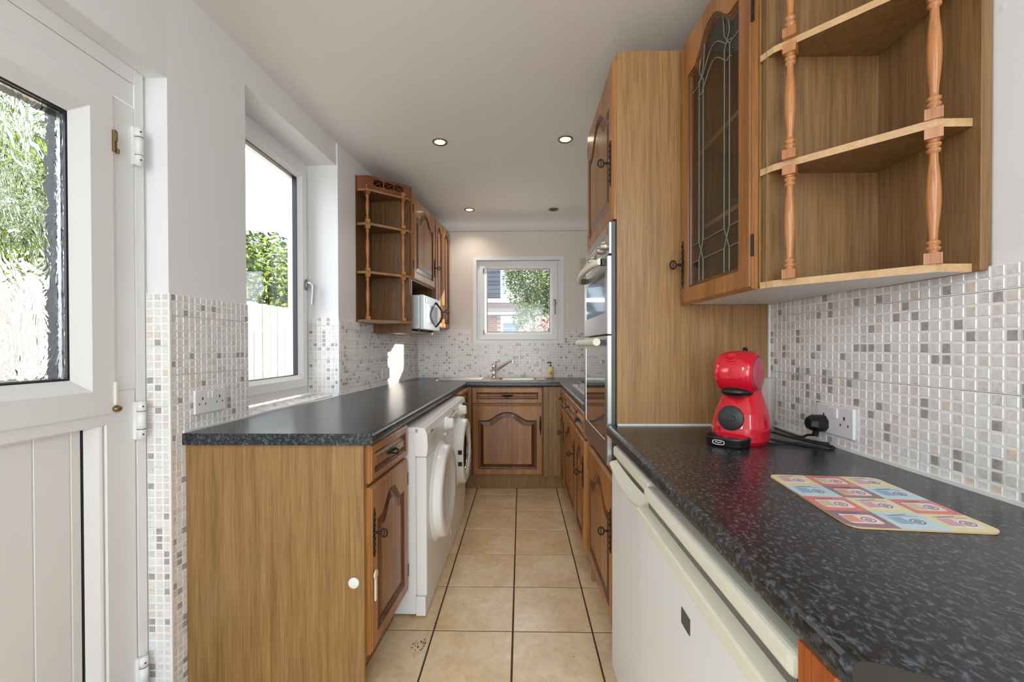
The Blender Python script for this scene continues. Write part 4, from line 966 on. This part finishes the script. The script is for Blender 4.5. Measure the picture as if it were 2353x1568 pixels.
# ------------------------------------------------------------------ outdoors
b = MB(); b.box(-14, -1.47, -8, 30, -.12, -.06).box(-14, 14, 4.43, 30, -.12, -.06).box(-14, 14, -12, -2.8, -.12, -.06)
tag(b.build('ground', M['soil']), 'pale paving outside the house', kind='structure')
fn = thing('garden_fence', 'white painted close board garden fence outside the left window', 'fence', (-3.55, 6, -.06))
pb = MB(); pb.box(-.01, .01, -.0395, .0395, 0, 1.86); pbm = pb.mesh('board', M['fence_white'])
y = -2.2; k = 0
while y < 7:
    o = bpy.data.objects.new('board', pbm); COL.objects.link(o); o.parent = fn; o.location = (random.uniform(-.004, .004) + (.012 if k % 2 else 0), y - 3, random.uniform(-.008, .008)); y += .092; k += 1
b = MB(); b.box(-.06, -.02, -5.4, 4.1, .4, .5).box(-.06, -.02, -5.4, 4.1, 1.4, 1.5); b.build('rail', M['fence_white'], fn)
def foliage(name, label, cat, loc, blobs, mats, n, size, trunk=True, group=None):
    t_ = thing(name, label, cat, loc, 0, group); b = MB()
    tot = sum(r[0] * r[1] * r[2] for _, r in blobs)
    for c, r in blobs:
        for _ in range(int(n * r[0] * r[1] * r[2] / tot)):
            d = Vector((random.gauss(0, 1), random.gauss(0, 1), random.gauss(0, 1))).normalized() * random.uniform(.35, 1) ** .5
            p_ = Vector((c[0] + d.x * r[0], c[1] + d.y * r[1], c[2] + d.z * r[2])); s_ = size * random.uniform(.6, 1.4)
            a = Vector((random.gauss(0, 1), random.gauss(0, 1), random.gauss(0, .6))).normalized(); q = a.orthogonal().normalized(); q = (q * math.cos(random.random() * 6) + a.cross(q) * math.sin(random.random() * 6))
            b.add([tuple(p_ - a * s_), tuple(p_ + q * s_ * .4), tuple(p_ + a * s_), tuple(p_ - q * s_ * .4)], [(0, 1, 2, 3)], random.randrange(len(mats)))
    tag(b.build('crown', [M[x] for x in mats], t_), kind='stuff')
    if trunk:
        b = MB(); top = blobs[0][0]
        b.tube([(0, 0, 0), (.05, 0, top[2] * .5), (top[0], top[1], top[2])], [.10, .07, .03], 8)
        for c, r in blobs[1:]: b.tube([(.03, 0, top[2] * .4), tuple(Vector(c) * .8), c], [.05, .03, .012], 6)
        b.build('trunk', M['twig'], t_)
    return t_
foliage('tree', 'leafy green tree beyond the fence seen through the left window', 'tree', (-5.5, 9.3, -.06), [((0, 0, 2.5), (1.3, 1.5, 1.25)), ((.6, .8, 2.4), (1.0, 1.2, 1.0)), ((-.5, -1.2, 2.7), (.9, 1.1, 1.1)), ((.4, -1.5, 2.2), (1.0, 1.1, 1.0)), ((-.2, 1.9, 2.0), (1, 1.2, .9)), ((.2, .2, 1.4), (1.2, 2.4, .6))], ['leaf_a', 'leaf_b', 'leaf_b', 'leaf_d'], 26000, .06)
foliage('tree', 'green shrub tree beyond the fence seen through the door glass', 'tree', (-5.0, 3.2, -.06), [((0, 0, 2.7), (1.2, 1.5, 1.2)), ((.3, 1.2, 2.5), (.9, 1.0, .9)), ((.2, -1.5, 2.8), (1.0, 1.2, 1.2)), ((.4, 0, 1.7), (.8, 2.1, .7))], ['leaf_a', 'leaf_b', 'leaf_c', 'leaf_d'], 8000, .085)
foliage('tree', 'large grey green tree outside the small back window', 'tree', (.55, 11.5, -.06), [((0, 0, 3.3), (1.0, .9, .9)), ((.7, .3, 2.6), (.8, .8, .9)), ((-.45, 0, 3.0), (.6, .6, .7)), ((.1, -.2, 2.0), (.9, .7, .7)), ((.5, .2, 4.1), (.9, .7, .6)), ((.9, 0, 1.5), (.6, .6, .8))], ['leaf_c', 'leaf_c', 'leaf_b', 'leaf_d', 'leaf_a'], 42000, .034)
foliage('flowering_shrub', 'pale pink blossoming shrub below the small back window', 'shrub', (.28, 8.6, -.06), [((0, 0, 1.5), (.34, .3, .30)), ((.24, 0, 1.55), (.26, .3, .34)), ((-.2, 0, 1.35), (.25, .25, .35)), ((.1, 0, .9), (.4, .3, .5))], ['pink', 'pink2', 'pink', 'leaf_c'], 3800, .03)
# far houses
hs = thing('garage_building', 'low brick garage with blue grey door and tiled roof behind', 'garage', (0, 0, 0))
Y = 15.0
b = MB(); b.box(-1.45, 1.6, Y, Y + 3, -.06, 2.35); b.build('wall', M['mortar'], hs)
bm_ = MB(); bm_.box(-.106, .106, -.012, .0, -.031, .031); bms = [bm_.mesh('brick', M['brick']), bm_.mesh('brick', M['brick2'])]
for r in range(12):
    for k in range(3):
        x = -1.16 + k * .225 + (.11 if r % 2 else 0)
        if x > -.72: continue
        o = bpy.data.objects.new('brick', random.choice(bms)); COL.objects.link(o); o.parent = hs; o.location = (x, Y, 1.5 + r * .074)
b = MB(); b.box(-.70, 1.5, Y - .04, Y, -.06, 2.28); b.build('door_surround', M['fascia'], hs)
for k in range(6): b = MB(); b.box(-.62, 1.42, Y - .06, Y - .04, .85 + k * .2, 1.03 + k * .2); b.build('door_panel', M['garage'], hs, .01)
b = MB(); b.prism([(Y - .3, 2.32), (Y + 3.3, 3.0), (Y + 3.3, 3.08), (Y - .3, 2.40)], -1.6, 1.75, 0, Matrix(((0, 0, 1, 0), (1, 0, 0, 0), (0, 1, 0, 0), (0, 0, 0, 1)))); b.build('roof', M['roof_brown'], hs)
b = MB(); b.box(-1.6, 1.75, Y - .36, Y - .3, 2.30, 2.38); b.build('gutter', M['fascia'], hs)
h2 = thing('house', 'slate clad house behind the garage seen in the back window', 'house', (0, 0, 0)); Y = 20
b = MB(); b.box(-4.5, -.95, Y, Y + 5, -.06, 6.2); b.build('wall', M['slate'], h2)
for k in range(14): b = MB(); b.box(-4.5, -.95, Y - .03 - .006 * (k % 2), Y, 3.5 + k * .19, 3.67 + k * .19); b.build('cladding_board', M['slate2'] if k % 3 else M['slate'], h2)
b = MB(); b.box(-4.5, .2, Y - .2, Y + .0, 3.25, 3.42); b.build('fascia', M['fascia'], h2)
b = MB(); b.box(-.95, .3, Y + .3, Y + 4, -.06, 3.25); b.build('side_wing', M['render'], h2)

# labels for pieces of the setting are on their roots
